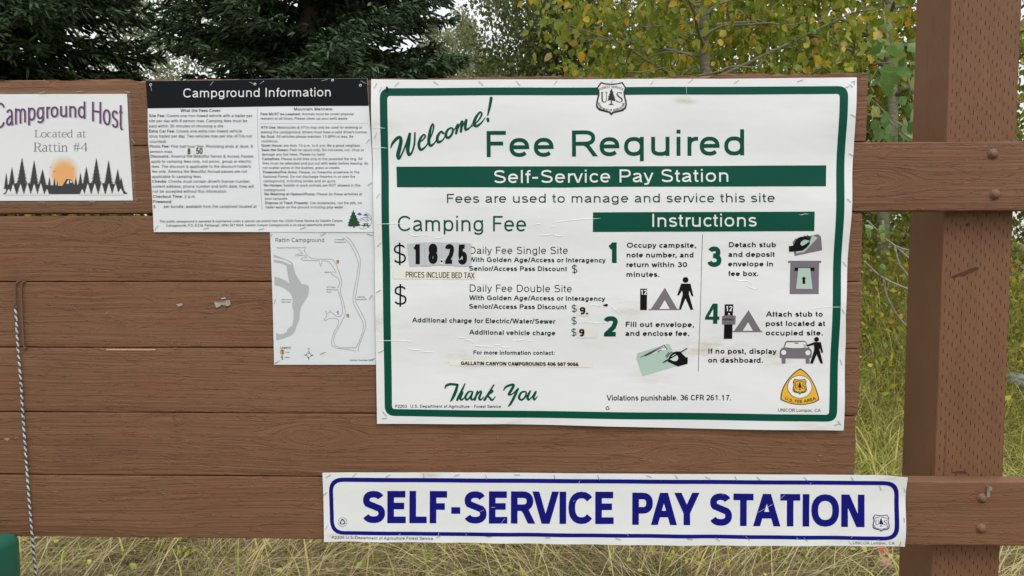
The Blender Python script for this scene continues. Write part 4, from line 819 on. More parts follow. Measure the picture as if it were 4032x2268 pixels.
gt = [('With Golden Age/Access or Interagency', G(1003, 577), G(2472, 584), 19), ('Senior/Access Pass Discount', G(1007, 672), G(2060, 677), 19), ('With Golden Age/Access or Interagency', G(1007, 985), G(2465, 996), 19), ('Senior/Access Pass Discount', G(1007, 1077), G(2055, 1086), 19), ('Additional charge for Electric/Water/Sewer', G(395, 1225), G(1935, 1240), 19), ('Additional vehicle charge', G(1007, 1355), G(1930, 1365), 19), ('For more information contact:', H(1055, 258), H(1927, 263), 16.5)]
for t_, a, b, h in gt: fs.text(t_, a, b, h, .20, 'greenblack', res=3)
for bx in ((2108, 603, 2167, 705), (2105, 1030, 2160, 1122), (2105, 1160, 2160, 1255), (2103, 1285, 2157, 1378)): fs.tbox('$', 'G', *bx, .11, 'greenblack')
fs.poly('sticker', [G(487, 600), G(610, 600), G(608, 623), G(487, 626)], ink('tile'), .0006)
for i_, pl in enumerate([[(341, 380), (522, 368), (535, 615), (365, 625)], [(523, 368), (708, 364), (715, 610), (540, 615)], [(710, 370), (887, 368), (850, 615), (716, 613)], [(886, 375), (1027, 378), (1027, 622), (848, 620)]]): fs.poly('sticker', [G(*p) for p in pl], ink('tile'), .0008 + i_ * .0001)
fs.poly('sticker', [G(702, 548), G(730, 548), G(727, 602), G(695, 600)], ink('sticker'), .0014)
for ch, bx in (('1', (403, 387, 477, 600)), ('8', (570, 380, 668, 597)), ('2', (748, 385, 847, 597)), ('5', (887, 390, 985, 605))): fs.tbox(ch, 'G', *bx, .21, lift=.0015, name='price_digit')
fs.poly('price_digit', [G(703, 560), G(723, 560), G(723, 580), G(703, 580)], ink('black'), .0018)
fs.poly('sticker', [G(185, 663), G(1085, 672), G(1085, 765), G(187, 758)], ink('cream'), .0006); fs.text('PRICES INCLUDE BED TAX', G(325, 743), G(1065, 752), 22.5, .115, 'black', .0010)
fs.poly('sticker', [G(2165, 1030), G(2290, 1036), G(2285, 1160), G(2165, 1152)], ink('cream2', (.76, .76, .71)), .0006); fs.tbox('9.', 'G', 2192, 1060, 2280, 1140, .24, lift=.001)
fs.poly('sticker', [G(2165, 1280), G(2380, 1285), G(2375, 1392), G(2165, 1392)], ink('cream2'), .0006); fs.tbox('9', 'G', 2185, 1295, 2243, 1376, .24, lift=.001)
fs.poly('sticker', [H(800, 318), H(2335, 340), H(2330, 400), H(795, 378)], ink('cream'), .0006); fs.text('GALLATIN CANYON CAMPGROUNDS 406 587 9056', H(920, 371), H(2185, 384), 14.2, .24, 'black', .0010)
fs.text('P2203', H(215, 830), H(340, 830), 11.8, .15); fs.text('U.S. Department of Agriculture - Forest Service', H(380, 828), H(1352, 830), 11.8, .15)
fs.text('UNICOR Lompoc, CA', K(1738, 1072), K(2148, 1077), 12.5, .13); fs.text('Violations punishable. 36 CFR 261.17.', K(92, 966), K(1287, 966), 21.5, .16)
for ch, k_, bx in (('1', 'I', (133, 443, 253, 708)), ('3', 'J', (140, 495, 325, 760)), ('2', 'K', (63, 155, 202, 352))): fs.tbox(ch, k_, *bx, .23, 'green', name='step_number', res=5)
for t_, k_, x0, y, x1 in (('Occupy campsite,', 'I', 385, 512, 1280), ('note number, and', 'I', 383, 637, 1247), ('return within 30', 'I', 380, 763, 1165), ('minutes.', 'I', 380, 888, 805), ('Detach stub', 'J', 423, 505, 1025), ('and deposit', 'J', 415, 630, 1015), ('envelope in', 'J', 412, 753, 988), ('fee box.', 'J', 407, 878, 797)): fs.text(t_, c(k_, x0, y), c(k_, x1, y), 20.3, .205, res=3)
for t_, x0, y0, x1, y1 in (('Fill out envelope,', 275, 258, 933, 262), ('and enclose fee.', 272, 345, 887, 347), ('Attach stub to', 1622, 160, 2168, 160), ('post located at', 1622, 250, 2193, 250), ('occupied site.', 1622, 341, 2168, 341), ('If no post, display', 1073, 518, 1728, 520), ('on dashboard.', 1070, 605, 1597, 606)): fs.text(t_, K(x0, y0), K(x1, y1), 20.5, .205, res=3)
fs.put('divider_line', *stroke2d([I(1364, 340), K(975, 690)], 1.8, False, roundcap=False), ink('slate'))
# pictograms
fs.poly('step_number', [K(*p) for p in ((1040, 166), (1112, 35), (1160, 35), (1160, 160), (1177, 160), (1177, 191), (1158, 191), (1158, 230), (1116, 230), (1116, 191), (1040, 191))], ink('green')); fs.poly('step_number', [K(*p) for p in ((1076, 160), (1117, 160), (1117, 88))], ink('white'), .0006)
fs.poly('post_symbol', [I(557, 1040), I(646, 1040), I(640, 1317), I(553, 1315)], ink('black')); fs.tbox('12', 'I', 562, 1054, 643, 1117, .2, 'white', .0006)
tent(fs, 'I', [(663, 1303), (693, 1302), (875, 1028), (1033, 1300), (1055, 1303), (1055, 1316), (663, 1316)], [(872, 1188), (937, 1302), (803, 1302)])
fs.put('walker_symbol', *join2d([tri2d([I(*p) for p in circle2d(1144, 927, 38)]), tri2d([I(*p) for p in ((1087, 975), (1208, 975), (1245, 1138), (1222, 1138), (1190, 1062), (1185, 1110), (1243, 1313), (1207, 1313), (1142, 1165), (1080, 1313), (1055, 1310), (1107, 1110), (1098, 1062), (1058, 1127), (1033, 1125))])]), ink('black'))
fs.poly('box_symbol', [J(1240, 440), J(1268, 397), J(1565, 336), J(1603, 370), J(1623, 543), J(1266, 618)], ink('grey'))
fs.put('box_symbol', *join2d([tri2d([J(*p) for p in ((1488, 350), (1562, 383), (1390, 568), (1290, 588), (1283, 560), (1370, 545), (1460, 440))]), tri2d([J(*p) for p in ((1335, 440), (1400, 405), (1460, 400), (1430, 450), (1360, 488), (1330, 470))])]), ink('mint'), .0006)
fs.put('hand_symbol', *join2d([tri2d([J(*p) for p in ((1190, 490), (1245, 485), (1285, 410), (1305, 385), (1340, 370), (1400, 368), (1450, 390), (1465, 405), (1440, 415), (1380, 402), (1350, 428), (1335, 465), (1360, 490), (1400, 470), (1430, 448), (1450, 443), (1465, 452), (1420, 510), (1365, 550), (1195, 565))])] + [stroke2d([J(*p) for p in z_], 2.6, False) for z_ in (((1380, 358), (1430, 370), (1462, 395)), ((1420, 352), (1450, 366), (1468, 384)))]), ink('black'), .0009)
fs.put('fee_box_symbol', *join2d([tri2d([J(*p) for p in ((1183, 680), (1613, 680), (1613, 708), (1183, 708))]), tri2d([J(*p) for p in ((1213, 708), (1587, 708), (1577, 1110), (1200, 1110))])]), ink('grey'))
fs.poly('fee_box_symbol', [J(*p) for p in ((1268, 768), (1525, 768), (1525, 812), (1268, 812))], ink('black'), .0006); fs.poly('fee_box_symbol', [J(*p) for p in ((1315, 775), (1468, 775), (1498, 1045), (1282, 1042))], ink('mint'), .0009)
fs.poly('arrow_symbol', [J(*p) for p in ((1387, 885), (1420, 908), (1403, 908), (1403, 978), (1368, 978), (1368, 908), (1353, 908))], ink('black'), .0012)
fs.put('post_symbol', *join2d([tri2d([K(*p) for p in ((1228, 42), (1310, 42), (1305, 155), (1226, 155))]), tri2d([K(*p) for p in ((1224, 236), (1304, 236), (1302, 376), (1221, 376))])]), ink('black'))
fs.tbox('12', 'K', 1238, 58, 1300, 107, .2, 'white', .0006); fs.poly('permit_symbol', [K(*p) for p in ((1205, 152), (1250, 150), (1262, 138), (1280, 138), (1290, 150), (1333, 152), (1330, 236), (1202, 236))], ink('grey'), .0006)
fs.poly('permit_symbol', [K(*p) for p in circle2d(1268, 133, 8)], ink('white'), .0009); fs.text('PERMIT', K(1207, 197), K(1322, 197), 7.6, .2, 'black', .0009)
tent(fs, 'K', [(1305, 298), (1322, 298), (1455, 97), (1575, 298), (1588, 298), (1588, 310), (1305, 310)], [(1452, 215), (1500, 297), (1402, 297)])
fs.poly('car_symbol', [K(*p) for p in ((1758, 490), (1775, 465), (1793, 455), (1812, 400), (1830, 392), (1990, 392), (2010, 402), (2035, 455), (2055, 470), (2065, 500), (2062, 555), (2045, 560), (2043, 613), (2008, 613), (2005, 565), (1815, 563), (1812, 613), (1777, 613), (1775, 560), (1758, 555))], ink('grey'))
fs.put('car_symbol', *join2d([tri2d([K(*p) for p in ((1803, 455), (1822, 408), (1990, 404), (2008, 415), (2025, 458), (1950, 462), (1880, 462))]), tri2d([K(*p) for p in circle2d(1795, 505, 24)]), tri2d([K(*p) for p in circle2d(2027, 508, 24)])]), ink('white'), .0006)
fs.poly('car_symbol', [K(*p) for p in ((1980, 425), (2008, 422), (2012, 455), (1988, 458))], ink('mint'), .0009); fs.poly('car_symbol', [K(*p) for p in ((1897, 410), (1935, 410), (1935, 420), (1897, 420))], ink('grey'), .0009)
fs.put('person_symbol', *join2d([tri2d([K(*p) for p in circle2d(2108, 378, 23)]), tri2d([K(*p) for p in ((2085, 405), (2150, 405), (2173, 505), (2158, 508), (2142, 455), (2138, 480), (2173, 610), (2150, 610), (2112, 520), (2075, 612), (2048, 610), (2088, 480), (2085, 430), (2022, 445), (2005, 435), (2075, 410))])]), ink('black'), .001)
Pp = lambda x, y: c('P', x, y)
fs.poly('envelope_symbol', [Pp(*p) for p in ((210, 690), (222, 590), (250, 495), (600, 390), (950, 285), (1180, 200), (1245, 187), (1300, 210), (1350, 280), (1390, 370), (1530, 940), (405, 1270))], ink('mint'))
fs.poly('banknote_symbol', [Pp(*p) for p in ((265, 650), (700, 440), (1060, 240), (1150, 155), (1250, 365), (900, 470), (560, 575))], ink('white'), .0006)
fs.put('banknote_symbol', *join2d([stroke2d([Pp(a, b) + (w_ * .1173,) for a, b, w_ in z_], smooth=False) for z_ in (((320, 640, 14), (560, 530, 40), (1135, 235, 24)), ((480, 600, 18), (700, 500, 34), (1050, 320, 18)), ((1140, 230, 26), (1228, 368, 26)), ((915, 452, 26), (1048, 390, 26)))] + [tri2d([Pp(*p) for p in circle2d(1118, 288, 42)])]), ink('slate'), .0009)
fs.poly('banknote_symbol', [Pp(*p) for p in circle2d(1118, 286, 26)], ink('white'), .0012)
fs.poly('hand_symbol', [Pp(*p) for p in ((1250, 780), (1270, 690), (1340, 560), (1430, 475), (1540, 445), (1660, 445), (1720, 500), (1860, 640), (1925, 640), (1920, 855), (1590, 945), (1400, 850))], ink('black'), .0009)
fs.poly('hand_symbol', [Pp(*p) for p in ((1320, 710), (1360, 640), (1420, 570), (1500, 528), (1560, 560), (1605, 650), (1590, 720), (1530, 770), (1430, 760))], ink('mint2', (.62, .70, .68)), .0012)
fs.put('hand_symbol', *join2d([stroke2d([Pp(a, b) + (w_ * .1173,) for a, b, w_ in z_], smooth=False) for z_ in (((1075, 822, 6), (1140, 785, 38), (1240, 730, 38)), ((1240, 730, 38), (1560, 540, 38)), ((1560, 540, 30), (1900, 338, 30)), ((1190, 600, 20), (1290, 465, 20)), ((1215, 640, 24), (1290, 530, 24), (1395, 455, 24)))]), ink('black'), .0015)
def recyc(sg, cx, cy, r, col, lift=.0004):
    pr = []
    for k in range(3):
        a = k * 2.0944 - 1.5708
        def Rr(u, v): return (cx + u * math.cos(a) - v * math.sin(a), cy + u * math.sin(a) + v * math.cos(a))
        pr.append(stroke2d([Rr(r * .35, -r * .55), Rr(r * .85, -r * .1), Rr(r * .62, r * .25)], r * .3, False, roundcap=False)); pr.append(tri2d([Rr(r * .95, r * .2), Rr(r * .25, r * .15), Rr(r * .5, r * .62)]))
    sg.put('recycling_symbol', *join2d(pr), ink(col), lift)
recyc(fs, *K(100, 1040), 8.5, 'black')
# badge
Oo = lambda x, y: c('O', x, y)
tri = [(703, 185), (790, 238), (880, 315), (960, 410), (1030, 530), (1090, 650), (1130, 760), (1160, 850), (1175, 930), (1185, 1000), (1090, 1055), (1000, 1085), (850, 1118), (703, 1125), (560, 1115), (450, 1095), (310, 1050), (180, 993), (190, 880), (212, 780), (245, 690), (290, 600), (350, 510), (420, 420), (520, 315), (620, 235)]
sm = [(690 + (x - 690) * .945, 720 + (y - 720) * .945 + 3) for x, y in tri]
fs.poly('badge', [Oo(*p) for p in tri], ink('brown')); fs.poly('badge_field', [Oo(*p) for p in sm], ink('gold'), .0006)
fs.poly('badge_ring', [Oo(*p) for p in circle2d(683, 661, 319, 295, 40)], ink('brown'), .0009); fs.poly('badge_field', [Oo(*p) for p in circle2d(683, 661, 307, 283, 40)], ink('white'), .0012)
shield(fs, lambda x, y: Oo(495 + (x - 130) * .3594, 453 + (y - 212) * .359), 'brown', 'gold', .15183 * .359, .0015)
fs.onpath('U.S. FEE AREA', [Oo(*p) for p in ((300, 985), (450, 1042), (620, 1070), (740, 1072), (900, 1052), (1100, 990))], 78 * .15183, .17, 'brown', .0009)
# brush lettering
def brush(sg, k, strokes, name):
    sg.put(name, *join2d([stroke2d(mp(k, s_), n=6) for s_ in strokes]), ink('green'), .0004)
brush(fs, 'E', [[(222, 745, 10), (240, 700, 24), (280, 655, 30), (312, 642, 26), (320, 680, 34), (306, 750, 38), (290, 815, 36), (300, 848, 24), (330, 800, 16), (365, 720, 18), (395, 640, 22), (408, 610, 24)], [(405, 610, 26), (396, 680, 34), (385, 760, 36), (398, 812, 26), (428, 780, 18), (450, 700, 18), (455, 600, 16)],
    [(488, 690, 12), (525, 672, 14), (555, 635, 16), (540, 618, 16), (508, 655, 24), (492, 715, 28), (510, 762, 26), (555, 735, 16), (590, 680, 10)], [(585, 690, 10), (620, 610, 14), (636, 540, 16), (624, 515, 14), (603, 575, 26), (588, 675, 30), (605, 724, 26), (645, 695, 14), (672, 645, 8)],
    [(728, 605, 22), (705, 590, 20), (672, 640, 28), (678, 688, 28), (720, 672, 16), (762, 610, 8)], [(800, 555, 16), (772, 572, 22), (752, 620, 28), (775, 650, 24), (812, 612, 22), (820, 565, 18), (800, 550, 14)], [(815, 600, 8), (845, 555, 12), (870, 520, 22), (862, 560, 26), (852, 606, 24)], [(862, 580, 10), (890, 520, 14), (912, 490, 22), (905, 540, 26), (898, 590, 24)],
    [(905, 560, 10), (935, 500, 14), (952, 475, 22), (942, 530, 26), (945, 572, 24), (985, 550, 14), (1010, 510, 8)], [(1005, 540, 10), (1060, 490, 14), (1098, 430, 18), (1085, 402, 16), (1048, 445, 26), (1025, 505, 30), (1045, 538, 26), (1095, 505, 16), (1132, 455, 8)], [(1190, 268, 30), (1176, 350, 26), (1157, 432, 14)], [(1157, 468, 28), (1160, 488, 26)]], 'welcome_lettering')
brush(fs, 'H', [[(748, 625, 8), (765, 592, 26), (810, 576, 26), (885, 582, 24)], [(885, 582, 24), (862, 660, 34), (830, 730, 26), (812, 755, 14)], [(965, 572, 14), (930, 645, 24), (882, 742, 26)], [(885, 715, 10), (922, 658, 18), (938, 665, 22), (915, 722, 26), (932, 742, 20), (965, 712, 10)],
    [(1035, 652, 14), (1002, 660, 20), (970, 710, 26), (988, 742, 20), (1028, 700, 18), (1050, 650, 18), (1030, 715, 26), (1045, 742, 18), (1078, 708, 10)], [(1100, 652, 20), (1070, 742, 24)], [(1078, 712, 10), (1125, 655, 18), (1140, 662, 20), (1118, 722, 26), (1135, 742, 18), (1165, 712, 10)],
    [(1275, 582, 14), (1225, 665, 24), (1175, 742, 26)], [(1195, 700, 10), (1245, 645, 18), (1262, 655, 18), (1215, 692, 16), (1235, 725, 24), (1258, 745, 20), (1292, 708, 8)], [(1380, 642, 10), (1405, 605, 22), (1465, 582, 26), (1488, 592, 26), (1452, 655, 30), (1436, 688, 22), (1475, 680, 14), (1530, 630, 20)],
    [(1535, 625, 22), (1498, 705, 28), (1455, 785, 24), (1430, 812, 12)], [(1605, 655, 18), (1568, 668, 22), (1545, 718, 26), (1572, 745, 20), (1612, 712, 20), (1622, 665, 18), (1600, 652, 12)], [(1665, 652, 20), (1638, 712, 28), (1648, 744, 20), (1685, 712, 14), (1728, 655, 20), (1702, 715, 26), (1712, 744, 18), (1742, 708, 8)]], 'thank_you_lettering')
fs.put('spider_thread', *stroke2d([F_(897, 85), F_(895, 160), F_(900, 285)], .9, False, roundcap=False), ink('white'), .0012)
b_ = Bag(); _q = fs.to3([E(188, 178)], .0)[0]; b_.box(_q[0] - .0016, _q[0] + .0016, _q[1] - .004, _q[1] + .002, _q[2] - .004, _q[2] + .004); b_.build('nail', M_DARK, fs.root)
# torn patch beside the price and pressed-in creases
fs.poly('tear', [G(2440, 1038), G(2475, 1025), G(2495, 1032), G(2488, 1052), G(2472, 1055), G(2450, 1048)], M_DARK, .0004)
CR = fs.staples
for k_, pts, w_ in (('G', [(340, 270), (380, 285), (420, 298), (500, 292), (630, 298)], 9), ('G', [(620, 318), (680, 322), (740, 296)], 8), ('G', [(0, 172), (150, 168), (330, 166)], 6), ('G', [(1900, 160), (2030, 138), (2200, 122), (2450, 108)], 8), ('G', [(1683, 185), (1740, 172), (1785, 176)], 6), ('G', [(1880, 210), (1910, 196), (1940, 200)], 7),
        ('G', [(1750, 292), (1840, 290), (1915, 275)], 9), ('G', [(1905, 285), (1960, 298), (2020, 302)], 8), ('G', [(0, 1425), (180, 1420), (330, 1426), (400, 1440)], 8), ('H', [(870, 75), (930, 78), (985, 88)], 8), ('H', [(960, 98), (1020, 108), (1060, 140)], 9), ('H', [(1025, 160), (1120, 168), (1210, 172), (1290, 176)], 11), ('H', [(1275, 160), (1310, 155), (1345, 162)], 8), ('H', [(1340, 175), (1400, 182), (1480, 180)], 9),
        ('H', [(1450, 106), (1540, 106), (1640, 95)], 9), ('H', [(1630, 110), (1690, 114)], 6), ('H', [(335, 200), (420, 208), (500, 210)], 9), ('H', [(480, 230), (550, 230), (635, 238)], 8), ('J', [(485, 932), (560, 938), (640, 940), (715, 975)], 9), ('J', [(650, 1005), (710, 1035), (790, 1052)], 8), ('J', [(1315, 80), (1350, 88), (1390, 78), (1450, 75)], 5), ('E', [(35, 555), (110, 552), (180, 560)], 5), ('E', [(45, 745), (130, 742), (195, 748)], 6), ('J', [(1480, 1300), (1640, 1280), (1900, 1275)], 6), ('G', [(2160, 1238), (2260, 1224), (2400, 1232), (2480, 1230)], 6), ('G', [(2290, 1030), (2380, 1045), (2430, 1040)], 6), ('I', [(150, 1250), (200, 1290), (260, 1340), (330, 1395)], 8)):
    fs.crease(k_, pts, w_ * .8, .0006, P_FEE)
fs.staples('E', [(62, 172, 90, 122), (112, 208, 135, 160), (262, 150, 300, 110), (636, 104, 680, 135), (1073, 106, 1112, 143), (1432, 103, 1468, 144), (1793, 135, 1825, 94), (2333, 140, 2360, 90), (68, 653, 88, 600), (88, 1228, 117, 1183)])
fs.staples('F', [(583, 124, 607, 88), (916, 108, 953, 75), (1317, 110, 1356, 85), (1873, 97, 1922, 80), (2290, 152, 2315, 143), (2325, 125, 2350, 150), (2345, 100, 2370, 95), (2365, 95, 2368, 130), (2330, 390, 2372, 412), (2330, 728, 2367, 752), (2300, 1126, 2330, 1160)])
fs.staples('G', [(22, 408, 64, 367), (10, 907, 60, 875)]); fs.staples('H', [(35, 238, 88, 212), (78, 868, 122, 915), (70, 945, 125, 938)])
fs.staples('J', [(1900, 690, 1933, 747), (1870, 1302, 1900, 1360)]); fs.staples('K', [(2345, 575, 2356, 625), (2310, 1158, 2340, 1200), (2280, 1200, 2320, 1190)])

# --- the long blue sign
def edge_blue(x, y):
    dl = np.clip((1420 - x) / 140, 0, 1); dr = np.clip((x - 3420) / 140, 0, 1); return dl ** 2 * .002 + dr ** 2 * (.005 + .003 * np.sin(y / 40)) + .0012 * (1 + np.sin(x / 38)) * np.clip((y - 2060) / 70, 0, 1) ** 2
bs = Sign('pay_station_sign', 'long narrow white sign with blue border and large blue capitals on the lowest rail', 'sign', wavef(.0024, .0018, 60, 50, 1.7, edge_blue), (2400, 2000))
Lc = lambda x, y: c('L', x, y); Mc = lambda x, y: c('M', x, y)
bs.sheet('sheet', 0, [Lc(48, 82), Lc(55, 300), Lc(63, 662)], [Mc(2462, 115), Mc(2452, 260), Mc(2440, 688)], [Lc(48, 82), Lc(1400, 82), Mc(0, 90), Mc(1500, 98), Mc(2250, 102), Mc(2462, 115)], [Lc(63, 662), Lc(1400, 675), Mc(300, 683), Mc(1300, 688), Mc(2440, 690)], P_BLUE, nx=130, ny=18)
O4 = [Lc(99, 124), Mc(2398, 152), Mc(2390, 642), Lc(115, 606)]; I4 = [Lc(133, 160), Mc(2362, 186), Mc(2355, 610), Lc(146, 575)]
def bar2(a, b, n=14): return a, b
def bring(O4, I4, ro, ri):
    # long sides follow the slight bow of the sheet
    a = rring(O4, ro); b = rring(I4, ri); n = len(a); V = a + b; return V, [(i, (i + 1) % n, n + (i + 1) % n, n + i) for i in range(n)]
bs.put('border', *bring(O4, I4, 56, 40), ink('blue'), .0004)
bs.text('SELF-SERVICE', Lc(385, 508), Lc(2530, 517), 126.5, .205, 'blue', name='lettering', res=5)
bs.text('PAY', Mc(187, 515), Mc(742, 517), 126.5, .205, 'blue', res=5)
bs.text('STATION', Mc(830, 522), Mc(2112, 533), 127, .205, 'blue', res=5)
bs.text('P2305 U.S. Department of Agriculture Forest Service', Lc(128, 640), Lc(980, 650), 11.5, .15, 'slate'); bs.text('UNICOR Lompoc, CA', Mc(2014, 673), Mc(2358, 675), 11.5, .14, 'slate')
ink('blueshield', (.015, .018, .12)); shield(bs, lambda x, y: Mc(2178 + (x - 130) * .1343, 428 + (y - 212) * .1253), 'blueshield', 'white', .4736 * .13)
recyc(bs, *Lc(216, 500), 12.5, 'blueshield'); bs.put('recycling_symbol', *stroke2d([Lc(*p) for p in circle2d(216, 501, 37)] + [Lc(253, 501)], 1.2, False, roundcap=False), ink('blueshield'))
bs.staples('L', [(78, 122, 117, 98), (303, 118, 332, 86), (580, 120, 618, 98), (897, 90, 905, 130), (1158, 110, 1200, 98), (1422, 98, 1432, 138), (1663, 100, 1712, 100), (2000, 100, 2010, 142), (2367, 105, 2382, 145), (52, 275, 85, 248), (75, 563, 90, 525), (300, 635, 337, 612), (1007, 632, 1042, 612), (1430, 620, 1475, 620), (1925, 630, 1970, 630), (2520, 633, 2565, 648)])
bs.staples('M', [(305, 103, 347, 120), (540, 98, 565, 132), (793, 115, 833, 133), (1040, 112, 1055, 150), (1217, 115, 1250, 145), (1613, 118, 1642, 152), (2003, 115, 2022, 150), (2237, 190, 2252, 227), (2435, 205, 2447, 243), (2430, 445, 2432, 485), (2395, 690, 2407, 645), (1983, 650, 2007, 678), (1608, 620, 1640, 648), (1128, 610, 1160, 640), (880, 622, 910, 648), (643, 628, 688, 632), (50, 625, 93, 635), (2220, 632, 2245, 642)])
# fine white scratches in the blue print
sc_ = [stroke2d([Mc(*a), Mc(*b)], .9, False, roundcap=False) for a, b in (((1230, 412), (1350, 345)), ((1415, 300), (1450, 268)), ((935, 268), (955, 252)), ((145, 590), (155, 605)), ((1660, 175), (1672, 165)), ((1548, 615), (1556, 628)), ((2000, 620), (2010, 612)), ((1660, 325), (1664, 333)))] + \
      [stroke2d([Lc(*a), Lc(*b)], .9, False, roundcap=False) for a, b in (((1555, 508), (1585, 470)), ((1895, 292), (1898, 318)), ((1375, 410), (1410, 398)), ((2205, 170), (2218, 152)), ((1022, 612), (1030, 585)), ((688, 610), (706, 596)), ((1470, 378), (1502, 376)), ((1255, 596), (1265, 612)), ((2160, 325), (2175, 318)))]
bs.put('scratch', *join2d(sc_), ink('white'), .0007)

# ------------------------------------------------------------------ ground
def sm01(t): t = np.clip(t, 0, 1); return t * t * (3 - 2 * t)
def gz(x, y):
    """ground height: level by the board, a low bank rising behind it on the right"""
    x = np.asarray(x, float); y = np.asarray(y, float)
    return .10 * (vnoise(x * .6, y * .6, 3) - .5) + .05 * (vnoise(x * 2.2, y * 2.2, 4) - .5) + 1.30 * sm01((y - 2.5) / 4.6) * (.9 + .2 * vnoise(x * .5, y * .5, 5))
gx = np.r_[np.linspace(-140, -9, 22), np.linspace(-8, 12, 100), np.linspace(13, 140, 22)]; gy = np.r_[np.linspace(-60, -3, 14), np.linspace(-2.5, 16, 96), np.linspace(17, 220, 30)]
GX, GY = np.meshgrid(gx, gy); V = np.stack([GX.ravel(), GY.ravel(), gz(GX, GY).ravel()], 1); nx = len(gx); ny = len(gy)
i, j = np.meshgrid(np.arange(nx - 1), np.arange(ny - 1)); F = np.stack([j * nx + i, j * nx + i + 1, (j + 1) * nx + i + 1, (j + 1) * nx + i], -1).reshape(-1, 4)
m, t, N, L, b = new_mat('thatch_ground'); tc = N.new('ShaderNodeTexCoord'); P = tc.outputs['Object']
r = ramp(N, [(.30, (.06, .065, .02)), (.45, (.13, .115, .05)), (.58, (.22, .17, .10)), (.75, (.14, .15, .04))])
L.new(math_n(N, L, 'ADD', math_n(N, L, 'MULTIPLY', noise_n(N, L, P, 1.6, 5, .6), .6), math_n(N, L, 'MULTIPLY', noise_n(N, L, vmap(N, L, P, (60, 25, 20)), 1, 3, .6), .4)), r.inputs[0]); L.new(r.outputs[0], b.inputs['Base Color'])
b.inputs['Roughness'].default_value = 1; bp = N.new('ShaderNodeBump'); bp.inputs['Distance'].default_value = .03; L.new(noise_n(N, L, vmap(N, L, P, (50, 30, 30)), 1, 4), bp.inputs['Height']); L.new(bp.outputs[0], b.inputs['Normal'])
tag(link('ground', mesh_np('ground', V, F, True), m), kind='structure')

# ------------------------------------------------------------------ leaf and needle materials (colour of the leaf itself, one draw per leaf)
def leaf_mat(name, stops, per_object=False, trans=.45, rough=.45):
    m, t, N, L, b = new_mat(name); out = N['Material Output'] if 'Material Output' in N else [n for n in N if n.type == 'OUTPUT_MATERIAL'][0]
    if per_object: src = N.new('ShaderNodeObjectInfo').outputs['Random']
    else: src = N.new('ShaderNodeNewGeometry').outputs['Random Per Island']
    r = ramp(N, stops); L.new(src, r.inputs[0])
    tc = N.new('ShaderNodeTexCoord'); nn = noise_n(N, L, tc.outputs['Object'], 35, 2)
    mm = N.new('ShaderNodeMixRGB'); mm.blend_type = 'MULTIPLY'; mm.inputs['Fac'].default_value = .5; L.new(r.outputs[0], mm.inputs[1]); r2 = ramp(N, [(.3, (.6, .65, .6)), (.7, (1.2, 1.15, 1.1))]); L.new(nn, r2.inputs[0]); L.new(r2.outputs[0], mm.inputs[2])
    L.new(mm.outputs[0], b.inputs['Base Color']); b.inputs['Roughness'].default_value = rough; b.inputs['Specular IOR Level'].default_value = .4
    tr = N.new('ShaderNodeBsdfTranslucent'); L.new(mm.outputs[0], tr.inputs['Color']); mx = N.new('ShaderNodeMixShader'); mx.inputs[0].default_value = trans
    L.new(b.outputs[0], mx.inputs[1]); L.new(tr.outputs[0], mx.inputs[2]); L.new(mx.outputs[0], out.inputs['Surface']); return m
ASP = [(0, (.15, .21, .018)), (.30, (.22, .29, .028)), (.55, (.30, .35, .04)), (.78, (.42, .42, .06)), (.90, (.64, .47, .04)), (.95, (.66, .34, .02)), (1, (.34, .37, .18))]
SAP = [(0, (.09, .19, .035)), (.4, (.17, .30, .08)), (.7, (.28, .40, .17)), (.88, (.33, .36, .08)), (1, (.62, .42, .03))]
OLV = [(0, (.08, .11, .03)), (.5, (.13, .17, .05)), (.85, (.22, .24, .09)), (1, (.34, .30, .11))]
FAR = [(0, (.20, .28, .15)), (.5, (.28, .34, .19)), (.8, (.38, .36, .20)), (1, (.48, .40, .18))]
YEL = [(0, (.07, .13, .02)), (.45, (.18, .24, .04)), (.75, (.34, .34, .06)), (.9, (.6, .38, .05)), (1, (.6, .33, .05))]
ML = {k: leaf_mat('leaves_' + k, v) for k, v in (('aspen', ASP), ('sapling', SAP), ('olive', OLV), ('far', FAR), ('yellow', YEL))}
ML_O = {k: leaf_mat('single_leaf_' + k, v, True) for k, v in (('aspen', ASP), ('sapling', SAP))}
def bark(name, a, b_):
    m, t, N, L, b = new_mat(name); tc = N.new('ShaderNodeTexCoord'); r = ramp(N, [(.35, a), (.65, b_)])
    nn = noise_n(N, L, vmap(N, L, tc.outputs['Object'], (14, 14, 40)), 1, 4, .6); L.new(nn, r.inputs[0]); L.new(r.outputs[0], b.inputs['Base Color']); b.inputs['Roughness'].default_value = .85
    bp = N.new('ShaderNodeBump'); bp.inputs['Distance'].default_value = .006; L.new(nn, bp.inputs['Height']); L.new(bp.outputs[0], b.inputs['Normal']); return m
BK_A = bark('pale_bark', (.13, .12, .075), (.26, .25, .17)); BK_D = bark('dark_bark', (.055, .048, .035), (.13, .11, .08)); BK_G = bark('grey_twig', (.20, .17, .13), (.36, .33, .27))

